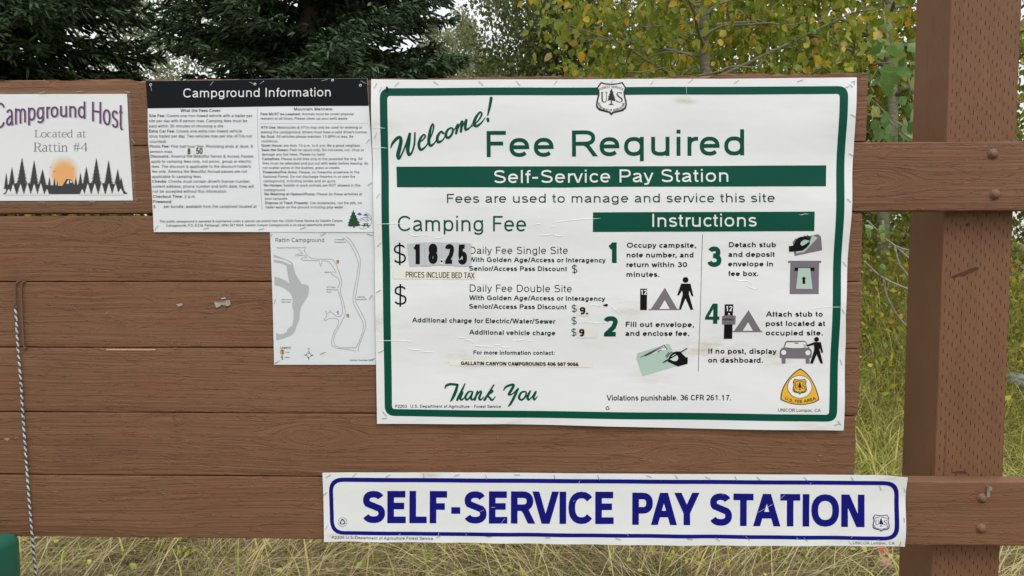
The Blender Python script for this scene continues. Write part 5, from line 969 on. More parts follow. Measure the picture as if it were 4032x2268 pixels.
# leaf template: pointed oval folded along its midrib (tip along -Z, face towards -Y), 1 unit long
LT = np.array([(0, 0, 0), (.36, .05, -.28), (.27, .02, -.68), (0, -.03, -1), (-.27, .02, -.68), (-.36, .05, -.28), (0, -.06, -.45)])
LF = np.array([(0, 6, 1), (1, 6, 2), (2, 6, 3), (3, 6, 4), (4, 6, 5), (5, 6, 0)])
NT = np.array([(-.5, 0, 0), (.5, 0, 0), (0, 0, -1)]); NF = np.array([(0, 1, 2)])
QT = np.array([(0, 0, 0), (.34, -.02, -.45), (0, 0, -1), (-.34, -.02, -.45)]); QF = np.array([(0, 1, 2), (0, 2, 3)])
def frames(n, tip, spread=.5):
    """random orientation with -Z pointing roughly along tip (n,3)"""
    d = tip + rng.normal(0, spread, (n, 3)); d /= np.linalg.norm(d, axis=1)[:, None]; r_ = rng.normal(0, 1, (n, 3)); x = np.cross(d, r_); x /= np.linalg.norm(x, axis=1)[:, None]; y = np.cross(-d, x)
    return np.stack([x, y, -d], 2)                                      # columns
def scatter(P, R, S, T=LT, Fc=LF, widen=None):
    n = len(P); Q = T[None] * S[:, None, None]
    if widen is not None: Q = Q * np.array([1, 1, 1])[None, None] ; Q[:, :, 0] *= widen[:, None]
    V = np.einsum('nij,nkj->nki', R, Q) + P[:, None]; F = Fc[None] + (np.arange(n) * len(T))[:, None, None]
    return V.reshape(-1, 3), F.reshape(-1, Fc.shape[1])
def leaf_stuff(name, P, R, S, mat, parent, org, T=LT, Fc=LF):
    V, F = scatter(P - org, R, S, T, Fc); o = link(name, mesh_np(name, V, F, False), mat, parent); o['kind'] = 'stuff'; return o
_lm = {}
def single_leaves(P, R, S, mat, parent, org):
    if mat.name not in _lm: me = mesh_np('leaf', LT, LF); me.materials.append(mat); _lm[mat.name] = me
    for k in range(len(P)):
        o = bpy.data.objects.new('leaf', _lm[mat.name]); C.objects.link(o); o.parent = parent
        M = Matrix(((*(R[k][0] * S[k]), P[k][0] - org[0]), (*(R[k][1] * S[k]), P[k][1] - org[1]), (*(R[k][2] * S[k]), P[k][2] - org[2]), (0, 0, 0, 1))); o.matrix_basis = M
def shows(P):
    x, y, zc = project(P); ok = (x > 0) & (x < 4032) & (zc > .2)
    open_ = ((y > 0) & (y < 300)) | ((x > 3400) & (x < 3630) & (y > 300) & (y < 1860) & ((y < 555) | (y > 830))) | ((x > 3990) & (y > 300) & (y < 1860) & ((y < 555) | (y > 830)))
    return ok & open_

def limb(p0, dr, ln, n=7, droop=0.0, wob=.12):
    p = np.array(p0, float); d = np.array(dr, float); d /= np.linalg.norm(d); out = [p.copy()]
    for i in range(n):
        d = d + rng.normal(0, wob, 3) * .6; d[2] -= droop / n; d /= np.linalg.norm(d); p = p + d * ln / n; out.append(p.copy())
    return out
def broadleaf(label, base, height, cr, leafsize, nleaf, mat, group, lean=(0, 0), trunk_r=.06, crown0=.9, single=0, barkm=BK_A, T=LT, Fc=LF, hang=(0, 0, -1), spread=.6, name='aspen_tree', cat='tree', trunk=None, limbs=26, gaus=.13, droop=.15, up=.25, thin=4.1):
    org = np.array([base[0], base[1], float(gz(base[0], base[1]))]); root = empty(name, org, label, cat, group); bag = Bag()
    if trunk is None:
        n = 12; trunk = [org + np.array([lean[0] * (i / n) ** 1.3 + .04 * math.sin(i * 1.3 + base[0] * 3) * (i > 0), lean[1] * i / n + .04 * math.cos(i * 1.7), height * i / n]) for i in range(n + 1)]
    else: trunk = [np.array(p, float) for p in trunk]
    n = len(trunk) - 1
    tb = Bag(); tb.tube([p - org for p in spline(trunk, 3)], [trunk_r * (1 - .88 * i / (3 * n)) + (.25 * trunk_r if i == 0 else 0) for i in range(3 * n + 1)], 10)
    tb.build('trunk', barkm, root, True)
    zs = np.array([p[2] - org[2] for p in trunk]); cl = []
    for k in range(limbs):
        h = crown0 + (height * .97 - crown0) * (k + rng.random()) / limbs; i = int(np.clip(np.searchsorted(zs, h), 1, n)); f = (h - zs[i - 1]) / max(1e-6, zs[i] - zs[i - 1]); p = trunk[i - 1] * (1 - f) + trunk[i] * f
        an = k * 2.399 + rng.random() * .8; ln = cr * (1 - .62 * ((h - crown0) / (height - crown0)) ** 1.4) * (.75 + .5 * rng.random())
        pts = limb(p, (math.cos(an), math.sin(an), up + .25 * rng.random()), ln, 8, droop); r0 = trunk_r * (1 - .8 * h / height) * .42
        bag.tube([q - org for q in pts], [max(.003, r0 * (1 - .85 * i_ / 8)) for i_ in range(9)], 5)
        for q in range(2, 9):
            cl.append((pts[q], .5))
            for s_ in range(2):
                a2 = an + rng.normal(0, .9); p2 = limb(pts[q], (math.cos(a2), math.sin(a2), rng.normal(.1, .4)), ln * .30 * (1.2 - q / 10), 4, .2); bag.tube([z_ - org for z_ in p2], [max(.002, r0 * .3 * (1 - .7 * i_ / 4)) for i_ in range(5)], 3, False)
                cl += [(z_, 1) for z_ in p2[1:]]
    bag.build('branches', barkm, root, True)
    cp_ = np.array([c_[0] for c_ in cl]); wt = np.array([c_[1] for c_ in cl]); wt = wt / wt.sum()
    idx = rng.choice(len(cp_), nleaf, p=wt); P = cp_[idx] + rng.normal(0, gaus, (nleaf, 3)); P[:, 2] = np.maximum(P[:, 2], gz(P[:, 0], P[:, 1]) + .15)
    if thin: kp = (P[:, 2] < thin) | (rng.random(nleaf) < .3); P = P[kp]; nleaf = len(P)
    R = frames(nleaf, np.array(hang)[None], spread); S = leafsize * rng.uniform(.6, 1.2, nleaf)
    if single:
        sh = shows(P); zc = project(P)[2]; score = np.where(sh, zc / S, 1e9); o_ = np.argsort(score)[:single]; o_ = o_[score[o_] < 1e8]; msk = np.ones(nleaf, bool); msk[o_] = False
        single_leaves(P[o_], R[o_], S[o_], ML_O['aspen'], root, org)
    else: msk = np.ones(nleaf, bool)
    leaf_stuff('foliage' if name != 'shrub' else 'foliage', P[msk], R[msk], S[msk], mat, root, org, T, Fc)
    return root

def at(dx, dist):                                                       # where an object stands, from its column in the picture and its distance
    return (float(W1(dx * 1.56522, 1134, dist - D)[0]), dist - D)
GA = 'young aspens behind the board'
b1 = at(1770, 6.4); broadleaf('aspen with a straight pale trunk rising behind the top of the large fee sign', b1, 6.5, 1.45, .078, 9500, ML['aspen'], GA, trunk_r=.062, crown0=1.3, single=300, limbs=34, lean=(.02, 0))
b2 = at(2225, 7.4); broadleaf('aspen with a pale trunk seen just left of the thick post', b2, 6.8, 1.8, .078, 11000, ML['aspen'], GA, trunk_r=.066, crown0=1.2, single=300, limbs=34, lean=(-.1, 0))
b3 = at(2190, 8.8); tr3 = [np.array([*at(2190, 8.8), float(gz(*at(2190, 8.8)))])] + [np.array([at(px, 8.8)[0], 8.8 - D, W1(2016, py * 1.56522, 8.8 - D)[1]]) for px, py in ((2125, 260), (2110, 190), (2095, 120), (2085, 40))] ; tr3 += [tr3[-1] + np.array([-.1, 0, 1.2]), tr3[-1] + np.array([-.05, 0, 2.2])]
broadleaf('aspen with a dark leaning trunk between the two straight pale trunked ones', at(2190, 8.8), 6.5, 2.0, .08, 14000, ML['aspen'], GA, trunk_r=.075, crown0=1.5, trunk=tr3, barkm=BK_D, limbs=30)
broadleaf('aspen with its crown spreading left of the straight pale trunk above the fee sign', at(1760, 8.8), 4.6, 1.6, .078, 15000, ML['aspen'], GA, trunk_r=.05, crown0=1.4, limbs=30)
broadleaf('yellowing aspen farthest back between the pale trunks', at(2050, 11), 7, 2.5, .085, 26000, ML['aspen'], GA, trunk_r=.08, crown0=1.2, limbs=30)
broadleaf('aspen half hidden behind the thick post', at(2500, 9.5), 7, 2.3, .08, 15000, ML['aspen'], GA, trunk_r=.07, crown0=1.0, limbs=30)
# long bare-looking limbs of the two pale trunks, measured against the sky
def limbs_of(root, lst):
    o_ = np.array(root.location)
    for dist, r0, r1, pts in lst:
        sp = spline([np.array([W1(2600 + a * .427, b_ * .427, dist - D)[0], dist - D, W1(2600 + a * .427, b_ * .427, dist - D)[1]]) for a, b_ in pts], 4); b2_ = Bag(); b2_.tube([p - o_ for p in sp], [r0 + (r1 - r0) * i / len(sp) for i in range(len(sp))], 6); b2_.build('limb', BK_A, root, True)
roots = [o for o in C.objects if o.name.startswith('aspen_tree') and o.parent is None]
limbs_of(roots[0], [(6.35, .013, .005, [(395, 345), (480, 280), (600, 235), (720, 230), (840, 225), (1000, 213), (1180, 235), (1330, 200)]), (6.3, .010, .006, [(430, 130), (500, 60), (600, 20), (700, -10)]), (6.2, .009, .004, [(370, 185), (200, 220), (0, 240), (-160, 250)]), (6.25, .010, .004, [(370, 330), (280, 315), (200, 330), (80, 360)]), (6.1, .007, .004, [(350, 560), (260, 500), (120, 480), (0, 490), (-120, 540)]),
    (6.1, .009, .003, [(330, 700), (520, 665), (620, 625), (700, 610), (860, 620), (930, 580), (980, 500), (1000, 400)]), (6.0, .006, .003, [(-300, 660), (-180, 665), (-60, 640), (60, 620)])])
limbs_of(roots[1], [(7.0, .019, .008, [(1960, 300), (1900, 310), (1800, 260), (1720, 200), (1620, 175), (1500, 190), (1400, 240), (1200, 300), (1085, 330)]), (6.9, .009, .004, [(1400, 250), (1300, 320), (1200, 365), (1080, 400)]), (6.8, .007, .003, [(2250, 560), (2050, 580), (1900, 585), (1740, 555)]), (7.0, .007, .003, [(1950, 60), (1850, 140), (1760, 190)])])
# olive green cottonwood and far trees
broadleaf('tall olive green tree with fine leaves and a leaning trunk beside the gap of sky', at(1400, 14.5), 11, 1.75, .09, 60000, ML['olive'], None, trunk_r=.14, crown0=1.2, limbs=52, lean=(-.35, 0), barkm=BK_D, T=QT, Fc=QF, gaus=.24, thin=6.5, name='cottonwood_tree', up=.7, spread=.9)
broadleaf('dull green tree filling the space between the olive tree and the aspens', at(1560, 17), 11, 3.0, .10, 45000, ML['olive'], None, trunk_r=.15, crown0=1.0, limbs=46, barkm=BK_D, T=QT, Fc=QF, gaus=.28, thin=7.0, name='cottonwood_tree', up=.6, spread=.9)
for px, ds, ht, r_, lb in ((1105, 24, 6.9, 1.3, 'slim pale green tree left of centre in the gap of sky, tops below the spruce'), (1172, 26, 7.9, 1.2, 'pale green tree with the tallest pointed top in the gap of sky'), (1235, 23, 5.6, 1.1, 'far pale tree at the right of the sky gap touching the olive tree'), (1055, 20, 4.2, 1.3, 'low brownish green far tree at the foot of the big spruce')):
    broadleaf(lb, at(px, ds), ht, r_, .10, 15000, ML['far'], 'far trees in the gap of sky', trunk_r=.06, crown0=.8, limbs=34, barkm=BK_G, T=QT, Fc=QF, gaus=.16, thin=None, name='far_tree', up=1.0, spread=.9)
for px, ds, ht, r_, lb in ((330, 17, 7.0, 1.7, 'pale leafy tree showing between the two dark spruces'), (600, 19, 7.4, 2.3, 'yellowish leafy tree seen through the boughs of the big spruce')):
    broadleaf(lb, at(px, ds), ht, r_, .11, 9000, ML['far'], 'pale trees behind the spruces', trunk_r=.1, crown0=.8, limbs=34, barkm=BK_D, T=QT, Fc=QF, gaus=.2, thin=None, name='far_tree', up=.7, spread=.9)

# sapling close behind the board, left of the post: stems measured in the photograph, leaves one by one
sy_ = 1.75; so_ = np.array([W1(3600, 1134, sy_)[0] + .12, sy_, float(gz(.95, sy_))]); sap = empty('aspen_sapling', so_, 'slender sapling with large fresh green leaves close to the left side of the thick post', 'sapling')
def S3(pts, Y): return [np.array([W1(a, b_)[0] * 0 + W1(a, b_, Y)[0], Y + .04 * math.sin(a * .02), W1(a, b_, Y)[1]]) for a, b_ in pts]
stems = [S3([(3640, 560), (3616, 450), (3604, 397), (3592, 348), (3582, 292), (3548, 236), (3517, 168), (3499, 87), (3490, 40)], 1.75), S3([(3640, 580), (3592, 540), (3556, 505), (3523, 472), (3486, 430), (3424, 397)], 1.7),
         S3([(3400, 870), (3450, 905), (3499, 940), (3546, 970), (3590, 987), (3650, 1000)], 1.9), S3([(3385, 1028), (3394, 1035), (3443, 1072), (3490, 1097), (3535, 1117), (3586, 1140), (3660, 1170)], 1.85), S3([(3540, 968), (3557, 1042), (3571, 1062), (3590, 1096), (3640, 1180)], 1.88), S3([(3484, 868), (3498, 935)], 1.9), S3([(3546, 972), (3572, 1000), (3600, 1030)], 1.9), S3([(3490, 1098), (3500, 1150), (3512, 1180), (3540, 1230), (3575, 1280), (3600, 1310)], 1.9),
         S3([(3404, 557), (3470, 620), (3560, 640), (3640, 660)], 1.8)]
bag = Bag(); main = [so_, so_ + np.array([-.01, .02, .5]), so_ + np.array([.02, 0, 1.0]), S3([(3640, 1180)], 1.88)[0] * 0 + so_ + np.array([.05, 0, 1.3]), stems[0][0]]
bag.tube([p - so_ for p in spline(main, 4)], .011, 7)
for k, s_ in enumerate(stems):
    sp = spline(s_, 4); bag.tube([p - so_ for p in sp], [(.0055 if k != 5 else .003) * (1 - .55 * i_ / len(sp)) if k in (0, 1) else .0045 for i_ in range(len(sp))], 5)
for s_ in (stems[1], stems[2], stems[3]): bag.tube([s_[-1] - so_ if s_ is not stems[1] else s_[0] - so_, np.array([.05, 0, 1.3]) * np.array([1, 1, .75])], .005, 5)
bag.build('stem', BK_G, sap, True)
LP = [(3470, 118, 44, 0), (3500, 80, 26, 0), (3520, 82, 26, 0), (3512, 148, 30, 0), (3452, 160, 42, 1), (3486, 178, 44, 0), (3568, 155, 52, 1), (3438, 190, 40, 1), (3482, 197, 34, 9), (3490, 222, 36, 9), (3500, 245, 50, 0), (3515, 260, 60, 0), (3560, 190, 60, 0), (3556, 255, 55, 1), (3575, 215, 46, 0), (3600, 205, 50, 1), (3488, 290, 44, 9), (3512, 290, 62, 0), (3565, 300, 40, 0), (3600, 272, 40, 9), (3605, 240, 30, 0), (3572, 318, 34, 1), (3600, 340, 58, 0), (3560, 372, 38, 1), (3540, 345, 40, 0), (3618, 300, 46, 0), (3585, 400, 55, 0), (3610, 430, 46, 0),
      (3436, 420, 52, 0), (3464, 418, 44, 0), (3420, 395, 36, 9), (3480, 455, 50, 0), (3462, 500, 48, 0), (3494, 460, 34, 9), (3520, 480, 40, 0), (3550, 470, 50, 0), (3578, 455, 54, 0), (3570, 490, 60, 0), (3600, 478, 46, 0), (3545, 530, 34, 9), (3590, 520, 40, 0), (3500, 520, 36, 0), (3440, 470, 40, 0), (3418, 350, 34, 0), (3425, 372, 30, 0), (3432, 902, 30, 0), (3414, 918, 26, 0), (3468, 902, 26, 9), (3492, 885, 28, 9), (3486, 914, 26, 9), (3512, 922, 20, 1), (3405, 896, 24, 0), (3478, 1038, 24, 1), (3486, 1062, 22, 0)]
P = np.array([S3([(a, b_)], 1.72 + .06 * math.sin(a))[0] for a, b_, s_, k in LP]); n = len(P); R = frames(n, np.array([0, 0, -1.0])[None], .55)
ex = np.repeat(P, 1, 0) + rng.normal(0, .035, (n, 3)); Sz = np.array([l_[2] for l_ in LP]) / FPX * 3.3 * 1.25
# turn each leaf's broad side towards the light in front
for k in range(n):
    d = -R[k][:, 2]; x = np.cross(d, np.array([rng.normal(0, .5), 1, rng.normal(0, .4)])); x /= np.linalg.norm(x); R[k] = np.stack([x, np.cross(-d, x), -d], 1)
single_leaves(P, R, Sz, ML_O['sapling'], sap, so_); single_leaves(ex[:18], frames(18, np.array([0, 0, -1.0])[None], .6), Sz[:18] * .9, ML_O['sapling'], sap, so_)

# ------------------------------------------------------------------ spruces
def needle_mat(name, stops):
    m = leaf_mat(name, stops, False, .12, .6); return m
M_SPR = needle_mat('spruce_needles', [(0, (.018, .038, .012)), (.5, (.040, .078, .028)), (.85, (.07, .12, .05)), (1, (.11, .165, .08))])
def spruce(label, base, height, rad, dens, seed, z_lo, z_hi, az_skip=None):
    """whorled boughs that droop and lift at the tip, hung with side twigs; needles grow in tufts along every twig"""
    r = np.random.default_rng(seed); org = np.array([base[0], base[1], float(gz(base[0], base[1]))]); root = empty('spruce_tree', org, label, 'tree', 'dark spruces at the left')
    tb = Bag(); tb.tube([(0, 0, height * i / 10) for i in range(11)], [.19 * (1 - .93 * i / 10) for i in range(11)], 10); tb.build('trunk', BK_D, root, True)
    bag = Bag(); A_ = []; B_ = []; Wd_ = []
    z = .5
    while z < height - .25:
        prof = rad * (1 - z / height) ** .85; near = z_lo < z < z_hi; nb = 7 if near else 5
        for k in range(nb):
            an = r.random() * 6.283; L_ = prof * r.uniform(.72, 1.12); n = 9; p = np.array([0, 0, z + r.normal(0, .06)]); pts = [p]
            for i in range(n):
                f = i / n; sl = .18 - .62 * f + .75 * max(0, f - .45) * 1.6; d = np.array([math.cos(an + .05 * math.sin(i)), math.sin(an + .05 * math.sin(i)), sl]); d /= np.linalg.norm(d); p = p + d * L_ / n; pts.append(p)
            bag.tube(pts, [.022 * (1 - .85 * i / n) * (.4 + L_ / rad) for i in range(n + 1)], 4, False)
            step = .105 if near else .2; m_ = int(L_ / step)
            for q in range(1, m_ + 1):
                f = q / m_; i = min(n - 1, int(f * n)); g_ = f * n - i; o = pts[i] * (1 - g_) + pts[i + 1] * g_; out = pts[i + 1] - pts[i]; out /= np.linalg.norm(out); sd = np.array([-math.sin(an), math.cos(an), 0])
                for s_ in (-1, 1):
                    tl = min(.44, L_ * .30) * (1.05 - .75 * abs(f - .45)) * r.uniform(.6, 1.15) * (.35 + .65 * min(1, (1 - f) * 3 + .25))
                    d = out * r.uniform(.5, .9) + sd * s_ * r.uniform(.5, 1.0) + np.array([0, 0, r.uniform(-.5, .12)]); d /= np.linalg.norm(d); e = o + d * tl
                    A_.append(o); B_.append(e)
                    for u_ in (.15, .35, .5, .68, .84, .97):                            # hanging and forking twiglets
                        o2 = o + d * tl * u_; d2 = d * .6 + sd * s_ * r.normal(0, .6) + out * .35 + r.normal(0, .3, 3) + np.array([0, 0, r.uniform(-.8, .25)]); d2 /= np.linalg.norm(d2); A_.append(o2); B_.append(o2 + d2 * r.uniform(.07, .15))
                if q == m_: A_.append(o - out * .15); B_.append(o + out * .1)
        z += (.13 if near else .24)
    bag.build('boughs', BK_D, root, True)['kind'] = 'stuff'
    A_ = np.array(A_); B_ = np.array(B_); ln = np.linalg.norm(B_ - A_, axis=1); cnt = np.maximum(2, (ln * dens).astype(int)); idx = np.repeat(np.arange(len(A_)), cnt); f = r.random(len(idx))
    P = A_[idx] + (B_ - A_)[idx] * f[:, None]; d = (B_ - A_)[idx] / ln[idx][:, None]; tip = d * .8 + r.normal(0, .5, P.shape); tip /= np.linalg.norm(tip, axis=1)[:, None]
    x = np.cross(tip, r.normal(0, 1, P.shape)); x /= np.linalg.norm(x, axis=1)[:, None]; R = np.stack([x, np.cross(-tip, x), -tip], 2); S = r.uniform(.018, .032, len(P))
    T = NT * np.array([.5, 1, 1]); V, F = scatter(P, R, S, T, NF)
    # the twigs themselves, thick with needles: little pointed spindles
    ns = len(A_); ax = (B_ - A_) / ln[:, None]; u_ = np.cross(ax, r.normal(0, 1, ax.shape)); u_ /= np.linalg.norm(u_, axis=1)[:, None]; v_ = np.cross(ax, u_); rr = (r.uniform(.013, .020, ns) * np.where(ln > .17, .5, 1))[:, None]; SV = [A_, B_ + ax * .02]
    for f_ in (.35, .85):
        for k in range(3):
            a_ = k * 2.094 + f_; SV.append(A_ + ax * (ln * f_)[:, None] + (u_ * math.cos(a_) + v_ * math.sin(a_)) * rr * (1.2 - .5 * f_))
    SV = np.stack(SV, 1); sf = np.array([(0, 3, 2), (0, 4, 3), (0, 2, 4), (2, 3, 5), (3, 6, 5), (3, 4, 6), (4, 7, 6), (4, 2, 7), (2, 5, 7), (5, 6, 1), (6, 7, 1), (7, 5, 1)])
    SF = (sf[None] + (np.arange(ns) * 8)[:, None, None]).reshape(-1, 3); F = np.concatenate([F, SF + len(V)]); V = np.concatenate([V, SV.reshape(-1, 3)])
    o = link('needles', mesh_np('needles', V, F), M_SPR, root); o['kind'] = 'stuff'; return len(F)
n1 = spruce('dark spruce at the far left whose tips end at a strip of sky', at(-10, 8.4), 11, 2.1, 80, 3, 1.2, 4.4)
n2 = spruce('largest dark spruce, its drooping boughs filling the sky left of centre', at(790, 9.8), 13, 2.3, 75, 5, 1.4, 4.8)
print('needles', n1, n2)

# ------------------------------------------------------------------ undergrowth, grass, rock
def shrub(label, base, h, r_, size, nl, mat, **k): return broadleaf(label, base, h, r_, size, nl, mat, k.pop('group', 'low bushes behind the board'), trunk_r=.015, crown0=.12, limbs=16, barkm=BK_D, T=QT, Fc=QF, gaus=.10, name='shrub', cat='bush', up=.9, **k)
shrub('low bush with orange yellow leaves left of the post under the upper rail', at(2290, 7.4), 1.25, .45, .075, 700, ML['yellow'])
shrub('dark green bush beside the orange yellow one, close to the plank ends', at(2195, 9.0), 1.3, .6, .08, 1500, ML['olive'])
shrub('yellow green bush at the right edge beyond the post', at(2610, 7.6), 1.4, .6, .08, 1200, ML['yellow'])
shrub('broad olive bush on the rise behind the plank ends', at(2330, 12.5), 2.0, 1.6, .10, 4000, ML['olive'])
shrub('low green bush glimpsed through the narrow gap between the upper planks', at(170, 7.6), .75, .9, .09, 3500, ML['yellow'])

def grass_mat(name, stops): return leaf_mat(name, stops, False, .3, .6)
MG = grass_mat('grass_blades', [(0, (.10, .13, .025)), (.18, (.18, .19, .045)), (.34, (.24, .17, .09)), (.65, (.38, .28, .16)), (.9, (.56, .45, .27)), (1, (.45, .25, .14))])
MG2 = grass_mat('straw', [(0, (.62, .50, .25)), (.6, (.82, .70, .38)), (1, (.38, .36, .12))])
MG3 = grass_mat('green_grass', [(0, (.24, .30, .04)), (.6, (.46, .47, .09)), (1, (.68, .58, .17))])
def blades(name, X, Y, H_, Wb, lean, mat, seg=4, label=None, az=None, ex=1.8, wob=.03):
    n = len(X); az = rng.uniform(0, 6.283, n) if az is None else az; rt = np.stack([X, Y, gz(X, Y) - .01], 1); dirv = np.stack([np.cos(az), np.sin(az), np.zeros(n)], 1); tw = az + rng.normal(1.57, .5, n); sdv = np.stack([np.cos(tw), np.sin(tw), np.zeros(n)], 1)
    V = np.zeros((n, 2 * seg + 1, 3))
    for s_ in range(seg + 1):
        f = s_ / seg; ct = rt + dirv * (lean * H_ * f ** ex)[:, None] + np.array([0, 0, 1])[None] * (H_ * f * (1 - .45 * np.minimum(lean, 1.6) * f))[:, None]
        ct += np.stack([np.sin(f * 5 + X * 9), np.cos(f * 4 + Y * 9), 0 * X], 1) * (wob * H_ * f)[:, None]
        if s_ < seg: w_ = (Wb * (1 - f) ** .6 / 2)[:, None]; V[:, 2 * s_] = ct - sdv * w_; V[:, 2 * s_ + 1] = ct + sdv * w_
        else: V[:, 2 * seg] = ct
    fc = []
    for s_ in range(seg - 1): fc += [(2 * s_, 2 * s_ + 1, 2 * s_ + 3), (2 * s_, 2 * s_ + 3, 2 * s_ + 2)]
    fc.append((2 * seg - 2, 2 * seg - 1, 2 * seg)); fc = np.array(fc); F = (fc[None] + (np.arange(n) * (2 * seg + 1))[:, None, None]).reshape(-1, 3)
    V = V.reshape(-1, 3); V[:, 2] = np.maximum(V[:, 2], gz(V[:, 0], V[:, 1]) + .004)
    return tag(link(name, mesh_np(name, V, F), mat), label, 'grass', kind='stuff')
U_ = rng.uniform
# thick matted grass in the strip seen below the board, thinner outwards
n = 100000; X = U_(-3.2, 3.6, n); Y = U_(1.0, 3.2, n); blades('grass', X, Y, U_(.03, .13, n), U_(.003, .006, n), U_(.6, 2.2, n), MG, 3, 'matted dry grass below the board', vnoise(X * 2.3, Y * 3.1, 21) * 11 + rng.normal(0, .9, n), 1.5, .02)
n = 60000; X = U_(-1, 6, n); Y = U_(2.6, 8.5, n); blades('grass', X, Y, U_(.12, .38, n), U_(.004, .008, n), U_(.3, 1.8, n), MG, 3, 'yellow green meadow grass beyond the board')
n = 34000; X = 1.0 + U_(0, 1, n) * 3.5; Y = U_(2.2, 7.5, n); blades('grass', X, Y, U_(.12, .40, n), U_(.005, .010, n), U_(.3, 1.5, n), MG3, 4, 'fresh green grass around the thick post')
n = 1800; X = U_(-2.6, 3.0, n); Y = U_(1.2, 2.6, n); az = rng.normal(.2, .75, n) + np.where(vnoise(X * 1.1, Y, 31) > .5, 3.0, 0); blades('straw', X, Y, U_(.25, .60, n), U_(.0026, .0046, n), U_(.4, 2.0, n), MG2, 6, 'long pale straw stalks leaning over the grass', az, 1.2, .008)
n = 500; X = U_(-2.6, 3.4, n); Y = U_(1.3, 2.8, n); blades('grass', X, Y, U_(.2, .42, n), U_(.006, .011, n), U_(.5, 1.6, n), MG3, 6, 'scattered broad green blades below the board')
cx_, cy_ = at(2213, 4.2); n = 22; blades('grass', cx_ + rng.normal(0, .035, n), cy_ + rng.normal(0, .05, n), U_(.30, .62, n), U_(.010, .017, n), U_(.2, .9, n), MG3, 7, 'tall bright green tuft between the plank ends and the post')
# broad low leaves among the grass
n = 1500; X = U_(-3, 3.6, n); Y = U_(1.2, 3.0, n); P = np.stack([X, Y, gz(X, Y) + U_(.02, .14, n)], 1); V, F = scatter(P, frames(n, np.array([0, 0, .2])[None], .8), U_(.012, .035, n)); tag(link('ground_leaves', mesh_np('ground_leaves', V, F), MG3), 'small weed leaves among the grass', 'weeds', kind='stuff')
n = 9000; X = 1.2 + U_(0, 1, n) * 4.5; Y = U_(3.5, 9, n); P = np.stack([X, Y, gz(X, Y) + U_(.05, .45, n)], 1); V, F = scatter(P, frames(n, np.array([0, 0, .2])[None], .8), U_(.03, .07, n), QT, QF); tag(link('ground_leaves', mesh_np('ground_leaves', V, F), ML['aspen']), 'leafy weeds on the bank behind the post', 'weeds', kind='stuff')
RED = plain('red_leaf', (.42, .10, .08), .6); TAN = plain('dry_leaf', (.40, .24, .16), .7)
def fallen(dx, dy, Yp, ln, rot, mat, lab, lobes=False):
    x, z = Wd(dx, dy, Yp); base = np.array([x, Yp, float(z)])
    if lobes:
        P2 = []
        for k in range(14):
            a = k * 2 * math.pi / 14; r_ = ln * (.5 if k % 2 else (.95 if k in (0, 2, 12) else .75)); P2.append((r_ * math.sin(a), r_ * math.cos(a)))
    else: P2 = [(0, 0), (.11 * ln, .25 * ln), (.13 * ln, .6 * ln), (0, ln), (-.12 * ln, .6 * ln), (-.1 * ln, .25 * ln)]
    V = [(a * math.cos(rot) - b_ * math.sin(rot), -.012 * math.cos(a * 60), a * math.sin(rot) + b_ * math.cos(rot)) for a, b_ in P2]; n_ = len(V); V.append((0, -.016, (ln * .45 if not lobes else 0) * math.cos(rot)))
    o = link('fallen_leaf', mesh_np('fallen_leaf', V, [(k, (k + 1) % n_, n_) for k in range(n_)]), mat); o.location = base; o.rotation_euler = (math.radians(-35), 0, .2); tag(o, lab, 'leaf', 'withered leaves in the grass')
fallen(2155, 1452, 1.72, .11, .05, RED, 'narrow red leaf standing upright below the right end of the blue sign'); fallen(2228, 1425, 1.66, .075, .9, TAN, 'pinkish brown lobed leaf beside the foot of the post', True); fallen(2235, 1400, 1.62, .09, .75, RED, 'dull red leaf tucked under the corner of the blue sign')
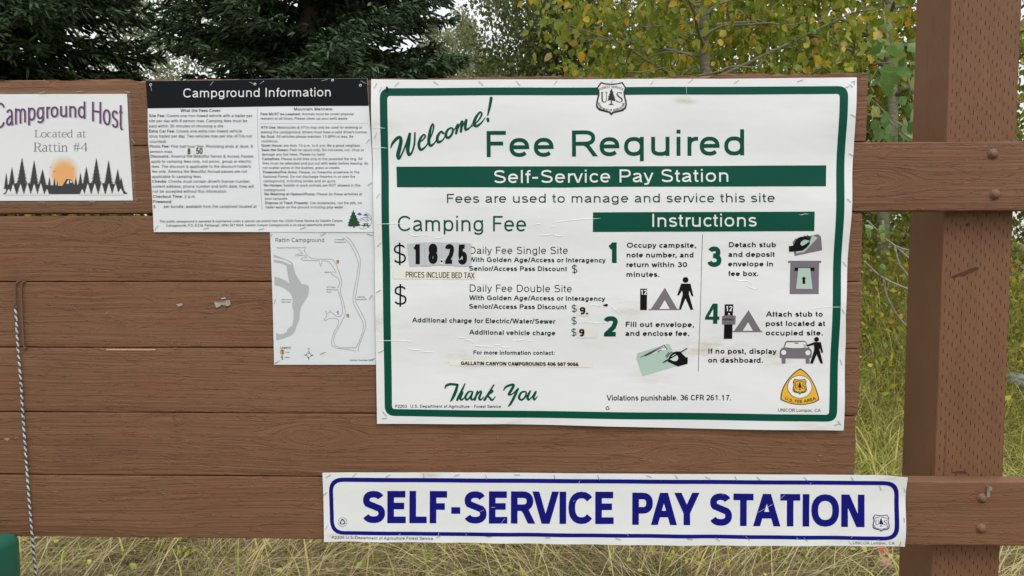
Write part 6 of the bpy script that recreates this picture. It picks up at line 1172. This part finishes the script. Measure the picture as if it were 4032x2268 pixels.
# grey rock at the right edge
_d = next(d_ for d_ in np.arange(3.5, 12, .05) if CZ - (985 - 609) / 1860 * d_ <= float(gz(*at(2575, d_)))); x, y_ = at(2580, _d); zb = float(gz(x, y_)); bm = bmesh.new(); bmesh.ops.create_icosphere(bm, subdivisions=4, radius=1)
for v in bm.verts:
    p = np.array(v.co); f = 1 + .35 * (float(vnoise(p[0] * 1.6 + 5, p[2] * 1.6 + p[1], 9)) - .5) + .12 * (float(vnoise(p[0] * 5, p[1] * 5 + p[2] * 4, 2)) - .5); p = np.sign(p) * np.abs(p) ** .8 * f; v.co = (p[0] * .16, p[1] * .14, p[2] * .085)
me = bpy.data.meshes.new('rock'); bm.to_mesh(me); bm.free(); o = link('rock', me, bark('grey_stone', (.13, .14, .145), (.26, .27, .28))); o.location = (x, y_, zb + .04); o.rotation_euler = (.1, .25, .4); tag(o, 'grey boulder in the grass at the right edge beyond the post', 'rock')

# ------------------------------------------------------------------ green plastic box in front of the board, bottom left
gb = empty('green_box', (-.80 - .33, -.2, 0), 'green plastic box with rounded corners cut by the lower left edge of the photo', 'box')
def rbox(name, x0, x1, y0, y1, z0, z1, r, mat, parent, org):
    bm = bmesh.new(); bmesh.ops.create_cube(bm, size=1)
    for v in bm.verts: v.co = ((x0 + x1) / 2 + v.co.x * (x1 - x0), (y0 + y1) / 2 + v.co.y * (y1 - y0), (z0 + z1) / 2 + v.co.z * (z1 - z0))
    bmesh.ops.bevel(bm, geom=bm.edges[:], offset=r, segments=5, affect='EDGES', profile=.5)
    for v in bm.verts: v.co -= Vector(org)
    me = bpy.data.meshes.new(name); bm.to_mesh(me); bm.free(); me.polygons.foreach_set('use_smooth', [True] * len(me.polygons)); return link(name, me, mat, parent)
M_GB = plain('green_plastic', (.016, .125, .085), .33); go = (-1.13, -.2, 0)
xr = Wd(47, 1449, -.10)[0]; zt = Wd(14, 1343, -.10)[1]
rbox('body', xr - .40, xr - .006, -.34, -.09, .40, zt - .055, .02, M_GB, gb, go); rbox('lid', xr - .41, xr, -.35, -.08, zt - .12, zt, .022, M_GB, gb, go)
rbox('handle', xr - .12, xr - .035, -.372, -.338, zt - .085, zt - .055, .010, M_GB, gb, go)
b_ = Bag(); b_.tube([(xr - .2 - go[0], -.2 - go[1], 0 - .1), (xr - .2 - go[0], -.2 - go[1], .45)], .04, 12); b_.build('stand', M_POST, gb, True)
